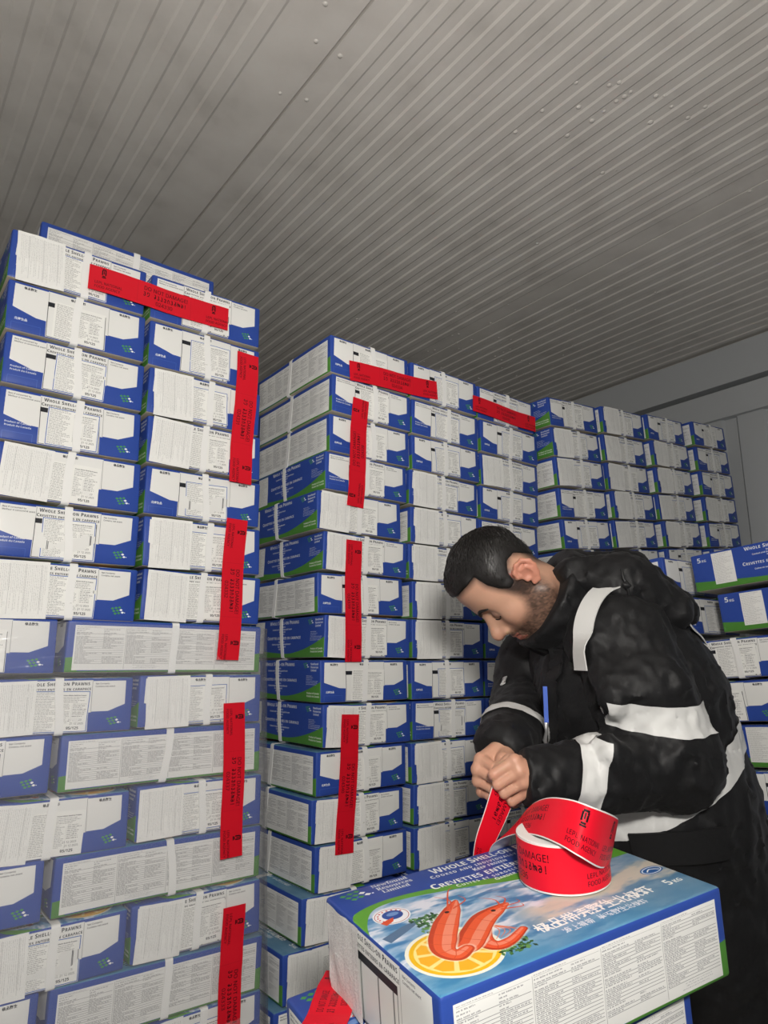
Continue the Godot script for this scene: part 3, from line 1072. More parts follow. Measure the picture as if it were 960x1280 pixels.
	for s in [-1, 1]:
		var side: Vector3 = Vector3(-0.5995, -0.2181, 0.7701) * (0.1 * s)
		side.y = 0
		var hip: Vector3 = hips + side + Vector3(0, -.05, 0)
		var knee := Vector3(O.x, .5, O.z) + side * 1.1 + Vector3(-0.0395, 0, -0.0307)
		var ankle := Vector3(O.x, .09, O.z) + side * 1.2
		kneels.append([hip, knee, ankle])
		b.chain([hip, knee, ankle], [.085, .06, .04], .03)
		b.cap(ankle + Vector3(0, -.05, 0), ankle + Vector3(-0.1263, 0, -0.0983) * Vector3(1, 0, 1) + Vector3(0, -.055, 0), .035, .028, .02)
	var bd: Array = net(b.at, Vector3(O.x - .75, 0, O.z - .6), Vector3(O.x + .5, 1.55, O.z + .7), .016)
	var nets := [bd, hd]
	var colors := [shade(bd, func(_p): return skin), head_colors]
	# ---- hands, each finger a chain of its own
	var near := Solid.new()
	var w0 := Vector3(0.8225, 1.1881, -0.7041)
	var kn := [Vector3(0.7878, 1.2132, -0.7045), Vector3(0.7905, 1.1994, -0.6986), Vector3(0.798, 1.1835, -0.6985), Vector3(0.8101, 1.1685, -0.7038)]
	var kp := [Vector3(0.7659, 1.1941, -0.7257), Vector3(0.7702, 1.1799, -0.7225), Vector3(0.7815, 1.167, -0.7212), Vector3(0.7978, 1.1543, -0.7212)]
	var kd := [Vector3(0.7939, 1.1792, -0.7445), Vector3(0.8005, 1.1653, -0.7433), Vector3(0.8093, 1.156, -0.7391), Vector3(0.8203, 1.1472, -0.7369)]
	var kt := [Vector3(0.8101, 1.177, -0.7403), Vector3(0.8164, 1.1653, -0.7387), Vector3(0.8248, 1.1568, -0.7372), Vector3(0.8303, 1.1509, -0.7345)]
	for i in 4:
		near.cap(w0, kn[i], .022, .0092, .009)
		near.ball(kn[i], .0101 - i * .0003, .003)
		near.cap(kn[i], kp[i], .0089 - i * .0004, .0082 - i * .0004, .001)
		near.cap(kp[i], kd[i], .0084 - i * .0004, .0078 - i * .0003, .0012)
		near.cap(kd[i], kt[i], .0076 - i * .0003, .0064 - i * .0003, .0022)
	near.chain([Vector3(0.8211, 1.2016, -0.7144), Vector3(0.7986, 1.2081, -0.7236), Vector3(0.7863, 1.198, -0.7334), Vector3(0.7837, 1.1886, -0.7394)], [.016, .0115, .009, .007], .004)
	var far := Solid.new()
	var w1 := Vector3(0.85, 1.2216, -0.7706)
	var fn := [Vector3(0.7872, 1.2086, -0.7713), Vector3(0.7801, 1.1942, -0.7718), Vector3(0.7849, 1.1773, -0.7754), Vector3(0.7979, 1.1605, -0.7804)]
	var fp := [Vector3(0.7858, 1.1992, -0.7425), Vector3(0.7838, 1.1848, -0.7429), Vector3(0.7861, 1.1703, -0.7505), Vector3(0.792, 1.1571, -0.76)]
	var fd := [Vector3(0.8045, 1.1876, -0.7507), Vector3(0.8071, 1.1745, -0.7538), Vector3(0.8078, 1.1632, -0.7616), Vector3(0.8104, 1.1529, -0.7677)]
	var ft := [Vector3(0.8166, 1.1801, -0.7655), Vector3(0.8196, 1.1676, -0.7706), Vector3(0.817, 1.158, -0.7753), Vector3(0.8153, 1.1496, -0.7791)]
	for i in 4:
		far.cap(w1, fn[i], .02, .0095, .009)
		far.ball(fn[i], .0103 - i * .0003, .003)
		far.cap(fn[i], fp[i], .0089 - i * .0004, .0082 - i * .0004, .001)
		far.cap(fp[i], fd[i], .0084 - i * .0004, .0078 - i * .0003, .0012)
		far.cap(fd[i], ft[i], .0076 - i * .0003, .0064 - i * .0003, .0022)
	far.chain([Vector3(0.8319, 1.2119, -0.7615), Vector3(0.8064, 1.2088, -0.7433), Vector3(0.7918, 1.1995, -0.7352), Vector3(0.7872, 1.1911, -0.7346)], [.017, .0115, .0092, .0072], .003)
	for h: Solid in [near, far]:
		var lo := Vector3.ONE * 9
		var hi := Vector3.ONE * -9
		for i in h.A.size():
			for q in [h.A[i], h.A[i] + h.AB[i]]:
				lo = lo.min(q); hi = hi.max(q)
		var hn: Array = net(h.at, lo - Vector3.ONE * .03, hi + Vector3.ONE * .03, .0024)
		nets.append(hn)
		colors.append(shade(hn, func(p: Vector3) -> Color: return skin.lerp(rosy, .12 + .15 * noise.get_noise_3d(p.x * 260, p.y * 260, p.z * 260))))
	part("body", solid_mesh(nets, O, colors), M.skin, root)
	var hr: Array = net(hair_field, Vector3(-.12, -.08, -.1), Vector3(.13, .15, .1), .0032)
	for i in hr[0].size():
		hr[0][i] = head * hr[0][i]
		hr[1][i] = head.basis * hr[1][i]
	var hair := part("hair", solid_mesh([hr], O), M.hair, root)
	var lock := begin()
	add_tube(lock, [Vector3(-.008, -.0006, 0), Vector3(-.003, .0004, 0), Vector3(.004, .0004, 0), Vector3(.01, -.0012, 0)], [.0002, .0006, .0006, .0001], 4)
	var mm := MultiMesh.new()
	mm.transform_format = MultiMesh.TRANSFORM_3D
	mm.mesh = finish(lock)
	mm.instance_count = 5200
	for i in 5200:
		var at: int = rng.randi() % hr[0].size()
		var n: Vector3 = hr[1][at]
		var local: Vector3 = head.affine_inverse() * hr[0][at]
		var flow: Vector3 = (head.basis * (local - Vector3(-.045, .1, .01))).normalized() + Vector3(rng.randfn(0, .16), rng.randfn(0, .16), rng.randfn(0, .16))
		flow = (flow - n * flow.dot(n)).normalized()
		var size := clampf((-poly_distance(Vector2(local.x, local.y), mane)) * 22, .22, 1.3)
		mm.set_instance_transform(i, Transform3D(Basis(flow, n, flow.cross(n)).scaled_local(Vector3.ONE * size), hr[0][at] - O + Vector3(rng.randf() - .5, rng.randf() - .5, rng.randf() - .5) * .003))
	var locks := MultiMeshInstance3D.new()
	locks.name = "strands"
	locks.multimesh = mm
	locks.material_override = M.hair
	hair.add_child(locks, true)
	tag(locks, "", "", "", "stuff")
	for s in [-1, 1]:
		for kind in ["eyebrow", "eyelashes"]:
			var line := [Vector3(.1, .022, .010 * s), Vector3(.099, .029, .02 * s), Vector3(.095, .032, .033 * s), Vector3(.08, .027, .048 * s)] if kind == "eyebrow" else [Vector3(.095, -.001, .019 * s), Vector3(.096, -.0035, .027 * s), Vector3(.094, -.003, .036 * s), Vector3(.085, .0, .045 * s)]
			var path := []
			for p in curve3(line, 3):
				var q := settle(head_field, p)
				path.append(head * (q[0] + q[1] * (.0008 if kind == "eyebrow" else .0004)) - O)
			var st := begin()
			add_tube(st, path, [.0018, .003, .0036, .004, .004, .0038, .0034, .003, .0022, .001] if kind == "eyebrow" else [.0008, .0012, .0013, .0013, .0013, .0013, .0013, .0012, .001, .0006], 6)
			part(kind, finish(st), M.hair, root)
	# ---- clothes
	var wrinkle := func(p: Vector3, amp: float) -> float:
		return -fold_noise.get_noise_3d(p.x, p.y * .75, p.z) * amp * .32 - fold_noise.get_noise_3d(p.z * 2.1 + 3, p.x * 2.1, p.y * 1.7) * amp * .6 + noise.get_noise_3d(p.x * 90, p.y * 70, p.z * 90) * amp * .25
	var torso := Solid.new()
	torso.chain([Vector3(1.3798, 0.674, -0.7796), Vector3(1.2957, 0.9126, -0.7644), Vector3(1.2187, 1.1041, -0.7571), Vector3(1.1486, 1.2926, -0.7453), Vector3(1.1329, 1.3937, -0.7548)], [.175, .165, .162, .148, .105], .07)
	torso.chain([Vector3(1.4943, 0.6924, -0.9059), Vector3(1.3921, 0.9478, -0.8872), Vector3(1.3204, 1.1415, -0.8881), Vector3(1.2498, 1.3304, -0.8766), Vector3(1.2313, 1.4321, -0.8751)], [.175, .165, .162, .148, .105], .07)
	var hem := Plane(Vector3.UP, .6)
	var torso_field := func(p: Vector3) -> float:
		var d := torso.at(p)
		if absf(d) < .08: d += wrinkle.call(p, .011)
		return maxf(d, hem.d - p.y)
	var tn: Array = net(torso_field, Vector3(O.x - .5, .58, O.z - .5), Vector3(O.x + .5, 1.6, O.z + .5), .0085)
	part("jacket_body", solid_mesh([tn], O), M.cloth, root)
	var sleeve := Solid.new()
	sleeve.chain([Vector3(1.066, 1.391, -0.7038), Vector3(1.0541, 1.2981, -0.6615), Vector3(1.0788, 1.1984, -0.6315), Vector3(0.9422, 1.1824, -0.6775), Vector3(0.8113, 1.1881, -0.7128)], [.088, .081, .073, .051, .037], .018)
	# pulled folds at the elbow and below the shoulder
	for q in [[Vector3(0.9754, 1.1963, -0.6217), Vector3(0.9142, 1.234, -0.6327)], [Vector3(1.0241, 1.2252, -0.5821), Vector3(0.989, 1.1649, -0.633)], [Vector3(0.9699, 1.1667, -0.6344), Vector3(0.916, 1.2237, -0.6213)], [Vector3(0.9639, 1.3252, -0.6591), Vector3(1.022, 1.3439, -0.5956)], [Vector3(0.9593, 1.3013, -0.6435), Vector3(1.0355, 1.3196, -0.579)], [Vector3(0.9779, 1.3693, -0.6877), Vector3(0.956, 1.2891, -0.6495)]]:
		sleeve.cap(q[0], q[1], .012, .007, .03)
	var cuff := Plane(Vector3(-0.8571, 0.0367, -0.5269).normalized(), Vector3(0.8124, 1.187, -0.7123))
	var sleeve_field := func(p: Vector3) -> float:
		var d := sleeve.at(p)
		if absf(d) < .08: d += wrinkle.call(p, .0095)
		return smax(d, cuff.distance_to(p), .006)
	var sn: Array = net(sleeve_field, Vector3(1.1066, 1.0963, -0.8986).min(Vector3(0.7669, 1.4304, -0.6788)).min(Vector3(1.3395, 1.2455, -0.675)) - Vector3.ONE * .25, Vector3(0.8512, 1.1548, -0.6912).max(Vector3(1.1915, 1.4189, -0.6112)) + Vector3.ONE * .25, .0066)
	part("sleeve", solid_mesh([sn], O), M.cloth, root)
	var back_sleeve := Solid.new()
	back_sleeve.chain([Vector3(1.217, 1.4305, -0.9257), Vector3(1.1649, 1.3368, -0.9668), Vector3(1.1192, 1.2622, -0.9586), Vector3(0.8551, 1.2173, -0.7874)], [.09, .08, .066, .047], .03)
	var cuff2 := Plane(Vector3(-0.7267, -0.6188, 0.0381).normalized(), Vector3(0.8334, 1.2124, -0.7796))
	var back_field := func(p: Vector3) -> float:
		var d := back_sleeve.at(p)
		if absf(d) < .08: d += wrinkle.call(p, .009)
		return smax(d, cuff2.distance_to(p), .006)
	var bs: Array = net(back_field, Vector3(0.9525, 1.2122, -0.8558) - Vector3.ONE * .35, Vector3(1.0257, 1.2455, -0.9192) + Vector3.ONE * .35, .0085)
	part("sleeve", solid_mesh([bs], O), M.cloth, root)
	var ring := Plane(Vector3(-0.786, 0.438, -0.4229).normalized(), Vector3(1.0256, 1.4793, -0.8271))
	var col := Solid.new()
	col.cap(Vector3(1.1442, 1.4334, -0.7998), Vector3(0.9891, 1.4885, -0.84), .1, .1, .03)
	var throat := Solid.new().cap(Vector3(1.1319, 1.4334, -0.8093), Vector3(0.9656, 1.5133, -0.8512), .06, .06)
	var collar_field := func(p: Vector3) -> float:
		var d := col.at(p)
		if absf(d) < .08: d += wrinkle.call(p, .008)
		return smax(smax(d, ring.distance_to(p), .008), -throat.at(p), .006)
	part("collar", solid_mesh([net(collar_field, Vector3(1.0674, 1.4694, -0.8234) - Vector3.ONE * .21, Vector3(1.0674, 1.4694, -0.8234) + Vector3.ONE * .21, .007)], O), M.cloth, root)
	var hood := Solid.new()
	hood.chain([Vector3(1.0193, 1.511, -0.7581), Vector3(1.0775, 1.4875, -0.6935), Vector3(1.1459, 1.4423, -0.6401)], [.028, .046, .031], .04)
	hood.chain([Vector3(1.098, 1.5363, -0.8195), Vector3(1.1864, 1.5042, -0.7598), Vector3(1.2571, 1.4508, -0.694)], [.03, .052, .034], .04)
	hood.chain([Vector3(1.1662, 1.5359, -0.8834), Vector3(1.2511, 1.501, -0.8402), Vector3(1.3286, 1.4478, -0.782)], [.028, .048, .026], .04)
	var hood_field := func(p: Vector3) -> float:
		var d := hood.at(p)
		if absf(d) < .08: d += wrinkle.call(p, .012)
		return d
	part("hood", solid_mesh([net(hood_field, Vector3(1.1897, 1.4798, -0.7641) - Vector3.ONE * .25, Vector3(1.1897, 1.4798, -0.7641) + Vector3.ONE * .25, .0075)], O), M.cloth, root)
	# reflective tape
	var slab := func(at: Vector3, n: Vector3, half: float) -> Array: return [Plane(n, at - n * half), Plane(-n, at + n * half)]
	var all := func(p: Vector3) -> float: return smin(torso.at(p), sleeve.at(p), .06)
	part("reflective_band", cut_out(tn, slab.call(Vector3(1.115, 1.145, -0.6575), Vector3(-0.4822, 0.8686, -0.1294).normalized(), .026), .0025, O), M.silver, root)
	part("reflective_band", cut_out(sn, slab.call(Vector3(0.9993, 1.2652, -0.5966), Vector3(-0.0867, 0.9759, 0.209).normalized(), .0215) + [Plane(Vector3(0.7556, 0.244, 0.6573).normalized(), Vector3(0.9489, 1.262, -0.6498))], .0025, O, func(p): return p.distance_to(Vector3(1.0619, 1.2616, -0.6268)) < .16), M.silver, root)
	part("reflective_band", cut_out(sn, slab.call(Vector3(0.887, 1.1954, -0.6389), Vector3(0.8119, -0.1659, 0.585).normalized(), .0195) + [Plane(Vector3(0.0551, -0.9759, -0.2336).normalized(), Vector3(0.8895, 1.2409, -0.637))], .0025, O, func(p): return p.distance_to(Vector3(0.9408, 1.186, -0.6776)) < .1), M.silver, root)
	part("reflective_band", cut_out(bs, slab.call(Vector3(0.9545, 1.2384, -0.8469), Vector3(-0.4971, -0.7383, 0.3129).normalized(), .012), .0025, O), M.silver, root)
	part("reflective_band", sewn(all, [Vector3(0.9642, 1.3397, -0.7067), Vector3(0.9664, 1.3863, -0.7047), Vector3(0.9884, 1.4292, -0.7014), Vector3(1.0371, 1.4557, -0.695), Vector3(1.098, 1.4506, -0.675), Vector3(1.1647, 1.413, -0.6597), Vector3(1.2219, 1.3758, -0.6647)], .019, .008, .002, O), M.silver, root)
	part("reflective_band", sewn(back_sleeve.at, [Vector3(1.0649, 1.3, -0.9512), Vector3(1.0763, 1.2813, -0.9476), Vector3(1.089, 1.2626, -0.9431)], .012, .006, .002, O), M.silver, root)
	part("pocket_flap", sewn(torso.at, [Vector3(1.0492, 1.057, -0.6947), Vector3(1.0934, 1.0696, -0.6567), Vector3(1.1642, 1.08, -0.6246)], .026, .006, .004, O), M.cloth, root)
	part("front_placket", sewn(torso_field, [Vector3(1.0452, 1.4289, -0.7872), Vector3(1.0193, 1.3752, -0.7836), Vector3(1.0042, 1.3224, -0.7843), Vector3(1.0159, 1.2536, -0.7948), Vector3(1.0384, 1.1709, -0.8007), Vector3(1.0717, 1.0744, -0.8021)], .016, .003, .004, O), M.cloth, root)
	var st := begin()
	var l0 := [Vector3(0.9271, 1.3137, -0.7559), Vector3(0.9238, 1.2857, -0.7534), Vector3(0.921, 1.2544, -0.7515)]
	ribbon(st, [l0[0] - O, l0[1] - O, l0[2] - O], [Vector3(0.0028, 0, 0.0021), Vector3(0.0028, 0, 0.0021), Vector3(0.0028, 0, 0.0021)], [Vector3(-0.5995, -0.2181, 0.7701), Vector3(-0.5995, -0.2181, 0.7701), Vector3(-0.5995, -0.2181, 0.7701)], .0015)
	part("lanyard", finish(st), plain(Color("2450b0"), .5), root)
	st = begin()
	add_tube(st, [Vector3(0.9206, 1.257, -0.7511) - O, Vector3(0.9227, 1.2417, -0.7538) - O, Vector3(0.9224, 1.2289, -0.7576) - O, Vector3(0.9271, 1.2175, -0.7572) - O, Vector3(0.9216, 1.2124, -0.7629) - O], [.004, .0025, .004, .002, .003])
	part("lanyard_clip", finish(st), M.metal, root)
	st = begin()
	add_tube(st, [Vector3(1.0282, 1.5085, -0.661) - O, Vector3(1.0279, 1.4932, -0.659) - O, Vector3(1.0308, 1.4781, -0.6546) - O, Vector3(1.0367, 1.4583, -0.6556) - O], [.0022])
	add_tube(st, [Vector3(1.0274, 1.4849, -0.6579) - O, Vector3(1.0315, 1.4752, -0.6523) - O], [.006, .006])
	part("hood_cord", finish(st), M.black, root)
	# trousers and shoes
	var legs := Solid.new()
	for k in kneels: legs.chain([k[0] + Vector3(0, .06, 0), k[1], k[2]], [.115, .085, .07], .03)
	part("trousers", solid_mesh([net(func(p: Vector3) -> float: return maxf(legs.at(p) + wrinkle.call(p, .012), .06 - p.y), Vector3(O.x - .5, .04, O.z - .5), Vector3(O.x + .5, 1.1, O.z + .5), .016)], O), M.cloth, root)
	for k in kneels:
		var sh := Solid.new().cap(k[2] + Vector3(0, -.04, 0), k[2] + Vector3(-0.142, 0, -0.1106) * Vector3(1, 0, 1) + Vector3(0, -.05, 0), .048, .04, .02)
		part("shoe", solid_mesh([net(func(p: Vector3) -> float: return maxf(sh.at(p), -p.y + .002), k[2] - Vector3(.35, .1, .35), k[2] + Vector3(.35, .1, .35), .012)], O), M.black, root)



# ------------------------------------------------------------------ the roll of seals on the near carton
func tape_roll(up: Vector3, foot: Vector3) -> void:
	var root := base("seal_roll", foot)
	tag(root, "roll of red seals standing on the near carton, its end in the man's hands", "tape roll")
	var side := up.cross(Vector3(-0.5995, -0.2181, 0.7701)).normalized()
	var fwd := side.cross(up)
	var R := .0555
	var H := .056
	var st := begin()
	# core: white wound paper with a hole
	var prof := [[.036, 0.001], [R, 0.0], [R, H], [R - .002, H + .0004], [.04, H], [.036, H - .002], [.036, .001]]
	for i in 48:
		for k in prof.size() - 1:
			st.set_smooth_group(k)
			var P := func(n: int, q: Array) -> Vector3: return (side * cos(TAU * n / 48) + fwd * sin(TAU * n / 48)) * q[0] + up * q[1]
			quad(st, P.call(i, prof[k]), P.call(i, prof[k + 1]), P.call(i + 1, prof[k + 1]), P.call(i + 1, prof[k]))
	part("paper_core", finish(st), M.liner, root)
	var path := []
	var w := []
	var o := []
	for i in 61:
		var a := PI * 1.25 - TAU * i / 60
		var d := side * cos(a) + fwd * sin(a)
		path.append(d * (R + .0002) + up * H * .5)
		o.append(d)
		w.append(up * (H * .5 - .0025))
	st = begin()
	var turns := TAU * R / .3
	ribbon(st, path, w, o, .0006, 0.34, 0.34 + turns)
	part("label_layer", finish(st), M.seal, root)
	# the loose turn: over the front of the roll and away to the hands
	var top := [Vector3(0.8059, 1.1552, -0.7237), Vector3(0.8002, 1.1204, -0.7407), Vector3(0.7926, 1.0882, -0.7557), Vector3(0.8033, 1.0587, -0.7752), Vector3(0.8056, 1.0676, -0.7514), Vector3(0.7839, 1.1151, -0.7094), Vector3(0.7591, 1.1588, -0.6579), Vector3(0.7338, 1.1822, -0.606), Vector3(0.7146, 1.1909, -0.5536), Vector3(0.7207, 1.1856, -0.5244), Vector3(0.7766, 1.1672, -0.5354), Vector3(0.8188, 1.152, -0.5614), Vector3(0.8385, 1.1388, -0.5952), Vector3(0.8087, 1.133, -0.6292)]
	var low := [Vector3(0.7691, 1.1962, -0.7239), Vector3(0.7635, 1.1442, -0.743), Vector3(0.7584, 1.1012, -0.7592), Vector3(0.7651, 1.0658, -0.7705), Vector3(0.7662, 1.0701, -0.7489), Vector3(0.7399, 1.1074, -0.7069), Vector3(0.7314, 1.1289, -0.662), Vector3(0.7079, 1.1424, -0.605), Vector3(0.6974, 1.142, -0.5613), Vector3(0.7018, 1.1328, -0.5346), Vector3(0.7418, 1.114, -0.536), Vector3(0.8001, 1.1051, -0.5633), Vector3(0.8372, 1.0987, -0.6038), Vector3(0.8083, 1.0992, -0.6339)]
	var length := 0.0
	var ct := []
	var cl := []
	for i in top.size() - 1:
		for k in 7:
			var t := k / 7.0
			ct.append(top[i].cubic_interpolate(top[i + 1], top[maxi(i - 1, 0)], top[mini(i + 2, top.size() - 1)], t))
			cl.append(low[i].cubic_interpolate(low[i + 1], low[maxi(i - 1, 0)], low[mini(i + 2, low.size() - 1)], t))
	path = []
	w = []
	o = []
	for i in ct.size():
		path.append((ct[i] + cl[i]) * .5 - foot)
		w.append((ct[i] - cl[i]) * .5)
		if i: length += path[i].distance_to(path[i - 1])
	for i in path.size():
		var t: Vector3 = (path[mini(i + 1, path.size() - 1)] - path[maxi(i - 1, 0)]).normalized()
		o.append(t.cross(w[i].normalized()).normalized())
	st = begin()
	ribbon(st, path, w, o, .0005)
	var strip := part("loose_turn", finish(st), M.liner, root)
	st = begin()
	var shift := []
	var narrow := []
	for i in path.size():
		shift.append(path[i] + o[i] * .0006)
		narrow.append(w[i] * .94)
	ribbon(st, shift, narrow, o, .0004, 0.50, 0.50 + length / .3)
	part("red_label_strip", finish(st), M.seal, strip)


# ------------------------------------------------------------------ the cold store
const CEIL := 2.713
const WALL := 2.9


func ribbed(x0: float, x1: float, first: float, period: float, margin: float) -> Array:
	# a sheet's section: flat, with shallow trapezoid ribs
	var p := [Vector2(x0, CEIL + .02), Vector2(x0 + .0025, CEIL)]
	var x := first
	while x + period * .55 < x1 - margin:
		p.append_array([Vector2(x, CEIL), Vector2(x + .006, CEIL - .003), Vector2(x + period * .5, CEIL - .003), Vector2(x + period * .5 + .006, CEIL)])
		x += period
	p.append_array([Vector2(x1 - .0025, CEIL), Vector2(x1, CEIL + .02)])
	return p


func room() -> void:
	var z0 := -4.4
	var z1 := 2.2
	var st := begin()
	add_box(st, Vector3(.75, CEIL + .07, (z0 + z1) / 2), Vector3(4.7, .1, z1 - z0 + .2))
	var ceiling := tag(part("ceiling", finish(st, false), M.dark, self), "ribbed grey sheet ceiling of the cold store", "", "", "structure")
	for q in [[-1.5, -.49, -1.4, .07, .09], [-.49, .695, -.4, .0705, .09], [.695, 1.92, .755, .059, .04], [1.92, WALL + .1, 1.99, .059, .0]]:
		st = begin()
		extrude_z(st, ribbed(q[0] + .001, q[1] - .001, q[2], q[3], q[4]), z0, z1, true)
		part("ceiling_panel", finish(st, false), M.ceiling, ceiling)
	# frozen drops of condensation along the ribs and a patch of frost at the far side
	st = begin()
	var drops := [Vector3(1.2051, 2.713, -0.7972), Vector3(1.2081, 2.713, -0.9022), Vector3(1.2089, 2.713, -0.991), Vector3(1.275, 2.713, -0.7525), Vector3(1.2875, 2.713, -0.733), Vector3(1.2718, 2.713, -0.8388), Vector3(1.3332, 2.713, -0.7321), Vector3(1.3334, 2.713, -0.7491), Vector3(1.3307, 2.713, -0.7698), Vector3(1.3336, 2.713, -0.8078), Vector3(1.3353, 2.713, -0.8447), Vector3(1.3599, 2.713, -0.6914), Vector3(1.393, 2.713, -0.7007), Vector3(1.4101, 2.713, -0.6874), Vector3(1.4539, 2.713, -0.6949), Vector3(1.4584, 2.713, -0.7545), Vector3(1.5209, 2.713, -0.6881), Vector3(1.5208, 2.713, -0.6427), Vector3(1.5919, 2.713, -0.8151), Vector3(1.5893, 2.713, -0.7667), Vector3(1.594, 2.713, -0.8594), Vector3(1.5877, 2.713, -0.7929), Vector3(1.7189, 2.713, -0.7098), Vector3(1.789, 2.713, -0.6812), Vector3(1.7187, 2.713, -0.7798), Vector3(1.8497, 2.713, -0.8047), Vector3(1.93, 2.713, -0.7198), Vector3(1.5205, 2.713, -0.941), Vector3(1.5382, 2.713, -0.9096), Vector3(1.5328, 2.713, -0.8169), Vector3(1.5907, 2.713, -0.5653), Vector3(1.3259, 2.713, -0.9151), Vector3(0.6206, 2.713, -0.9993), Vector3(0.6525, 2.713, -1.0865), Vector3(0.7163, 2.713, -1.0847), Vector3(0.7216, 2.713, -1.2387), Vector3(0.6595, 2.713, -1.2616)]
	for d in drops: ice(st, d, rng.randf_range(.0045, .008))
	for k in 110:
		var p := Vector3(rng.randfn(2.25, .3), CEIL - .001, rng.randfn(-2.0, .28))
		if p.x < WALL - .05: ice(st, p, rng.randf_range(.0035, .0065))
	tag(part("ice_drops", finish(st), M.ceiling, ceiling), "frozen drops on the ceiling", "", "", "stuff")
	# right-hand wall: ribbed sheet, two cornice strips with a dark joint
	st = begin()
	add_box(st, Vector3(WALL + .09, CEIL / 2, (z0 + z1) / 2), Vector3(.1, CEIL, z1 - z0))
	var wall := tag(part("wall_right", finish(st, false), M.dark, self), "ribbed grey sheet wall", "", "", "structure")
	st = begin()
	st.set_smooth_group(-1)
	var z := z0
	while z < z1:
		var x := [WALL, WALL, WALL + .014, WALL + .014, WALL]
		var zz := [0.0, .105, .115, .165, .175]
		for k in 4: quad(st, Vector3(x[k], 2.5, z + zz[k]), Vector3(x[k + 1], 2.5, z + zz[k + 1]), Vector3(x[k + 1], 0, z + zz[k + 1]), Vector3(x[k], 0, z + zz[k]))
		z += .175
	part("wall_panel", finish(st, false), M.wall, wall)
	for q in [[2.54, CEIL - .012, .03, .045], [2.394, 2.515, .02, .03]]:
		st = begin()
		st.set_smooth_group(-1)
		quad(st, Vector3(WALL - q[3], q[1], z0), Vector3(WALL - q[3], q[1], z1), Vector3(WALL - q[2], q[0], z1), Vector3(WALL - q[2], q[0], z0))
		quad(st, Vector3(WALL - q[2], q[0], z0), Vector3(WALL - q[2], q[0], z1), Vector3(WALL + .04, q[0] - .004, z1), Vector3(WALL + .04, q[0] - .004, z0))
		quad(st, Vector3(WALL + .04, q[1], z0), Vector3(WALL + .04, q[1], z1), Vector3(WALL - q[3], q[1], z1), Vector3(WALL - q[3], q[1], z0))
		part("cornice_strip", finish(st, false), M.wall, wall)
	for q in [["wall_left", Vector3(-1.55, CEIL / 2, (z0 + z1) / 2), Vector3(.1, CEIL, z1 - z0)], ["wall_back", Vector3(.7, CEIL / 2, z0 - .05), Vector3(4.7, CEIL, .1)], ["floor", Vector3(.7, -.05, (z0 + z1) / 2), Vector3(4.7, .1, z1 - z0)]]:
		st = begin()
		add_box(st, q[1], q[2])
		tag(part(q[0], finish(st, false), M.floor if q[0] == "floor" else M.wall, self), "", "", "", "structure")


func ice(st: SurfaceTool, at: Vector3, r: float) -> void:
	st.set_smooth_group(0)
	for i in 8:
		for j in 3:
			var P := func(a: int, b: int) -> Vector3: return at + Vector3(cos(TAU * a / 8) * cos(b * PI / 6), -sin(b * PI / 6) * .5, sin(TAU * a / 8) * cos(b * PI / 6)) * r
			quad(st, P.call(i, j), P.call(i, j + 1), P.call(i + 1, j + 1), P.call(i + 1, j))


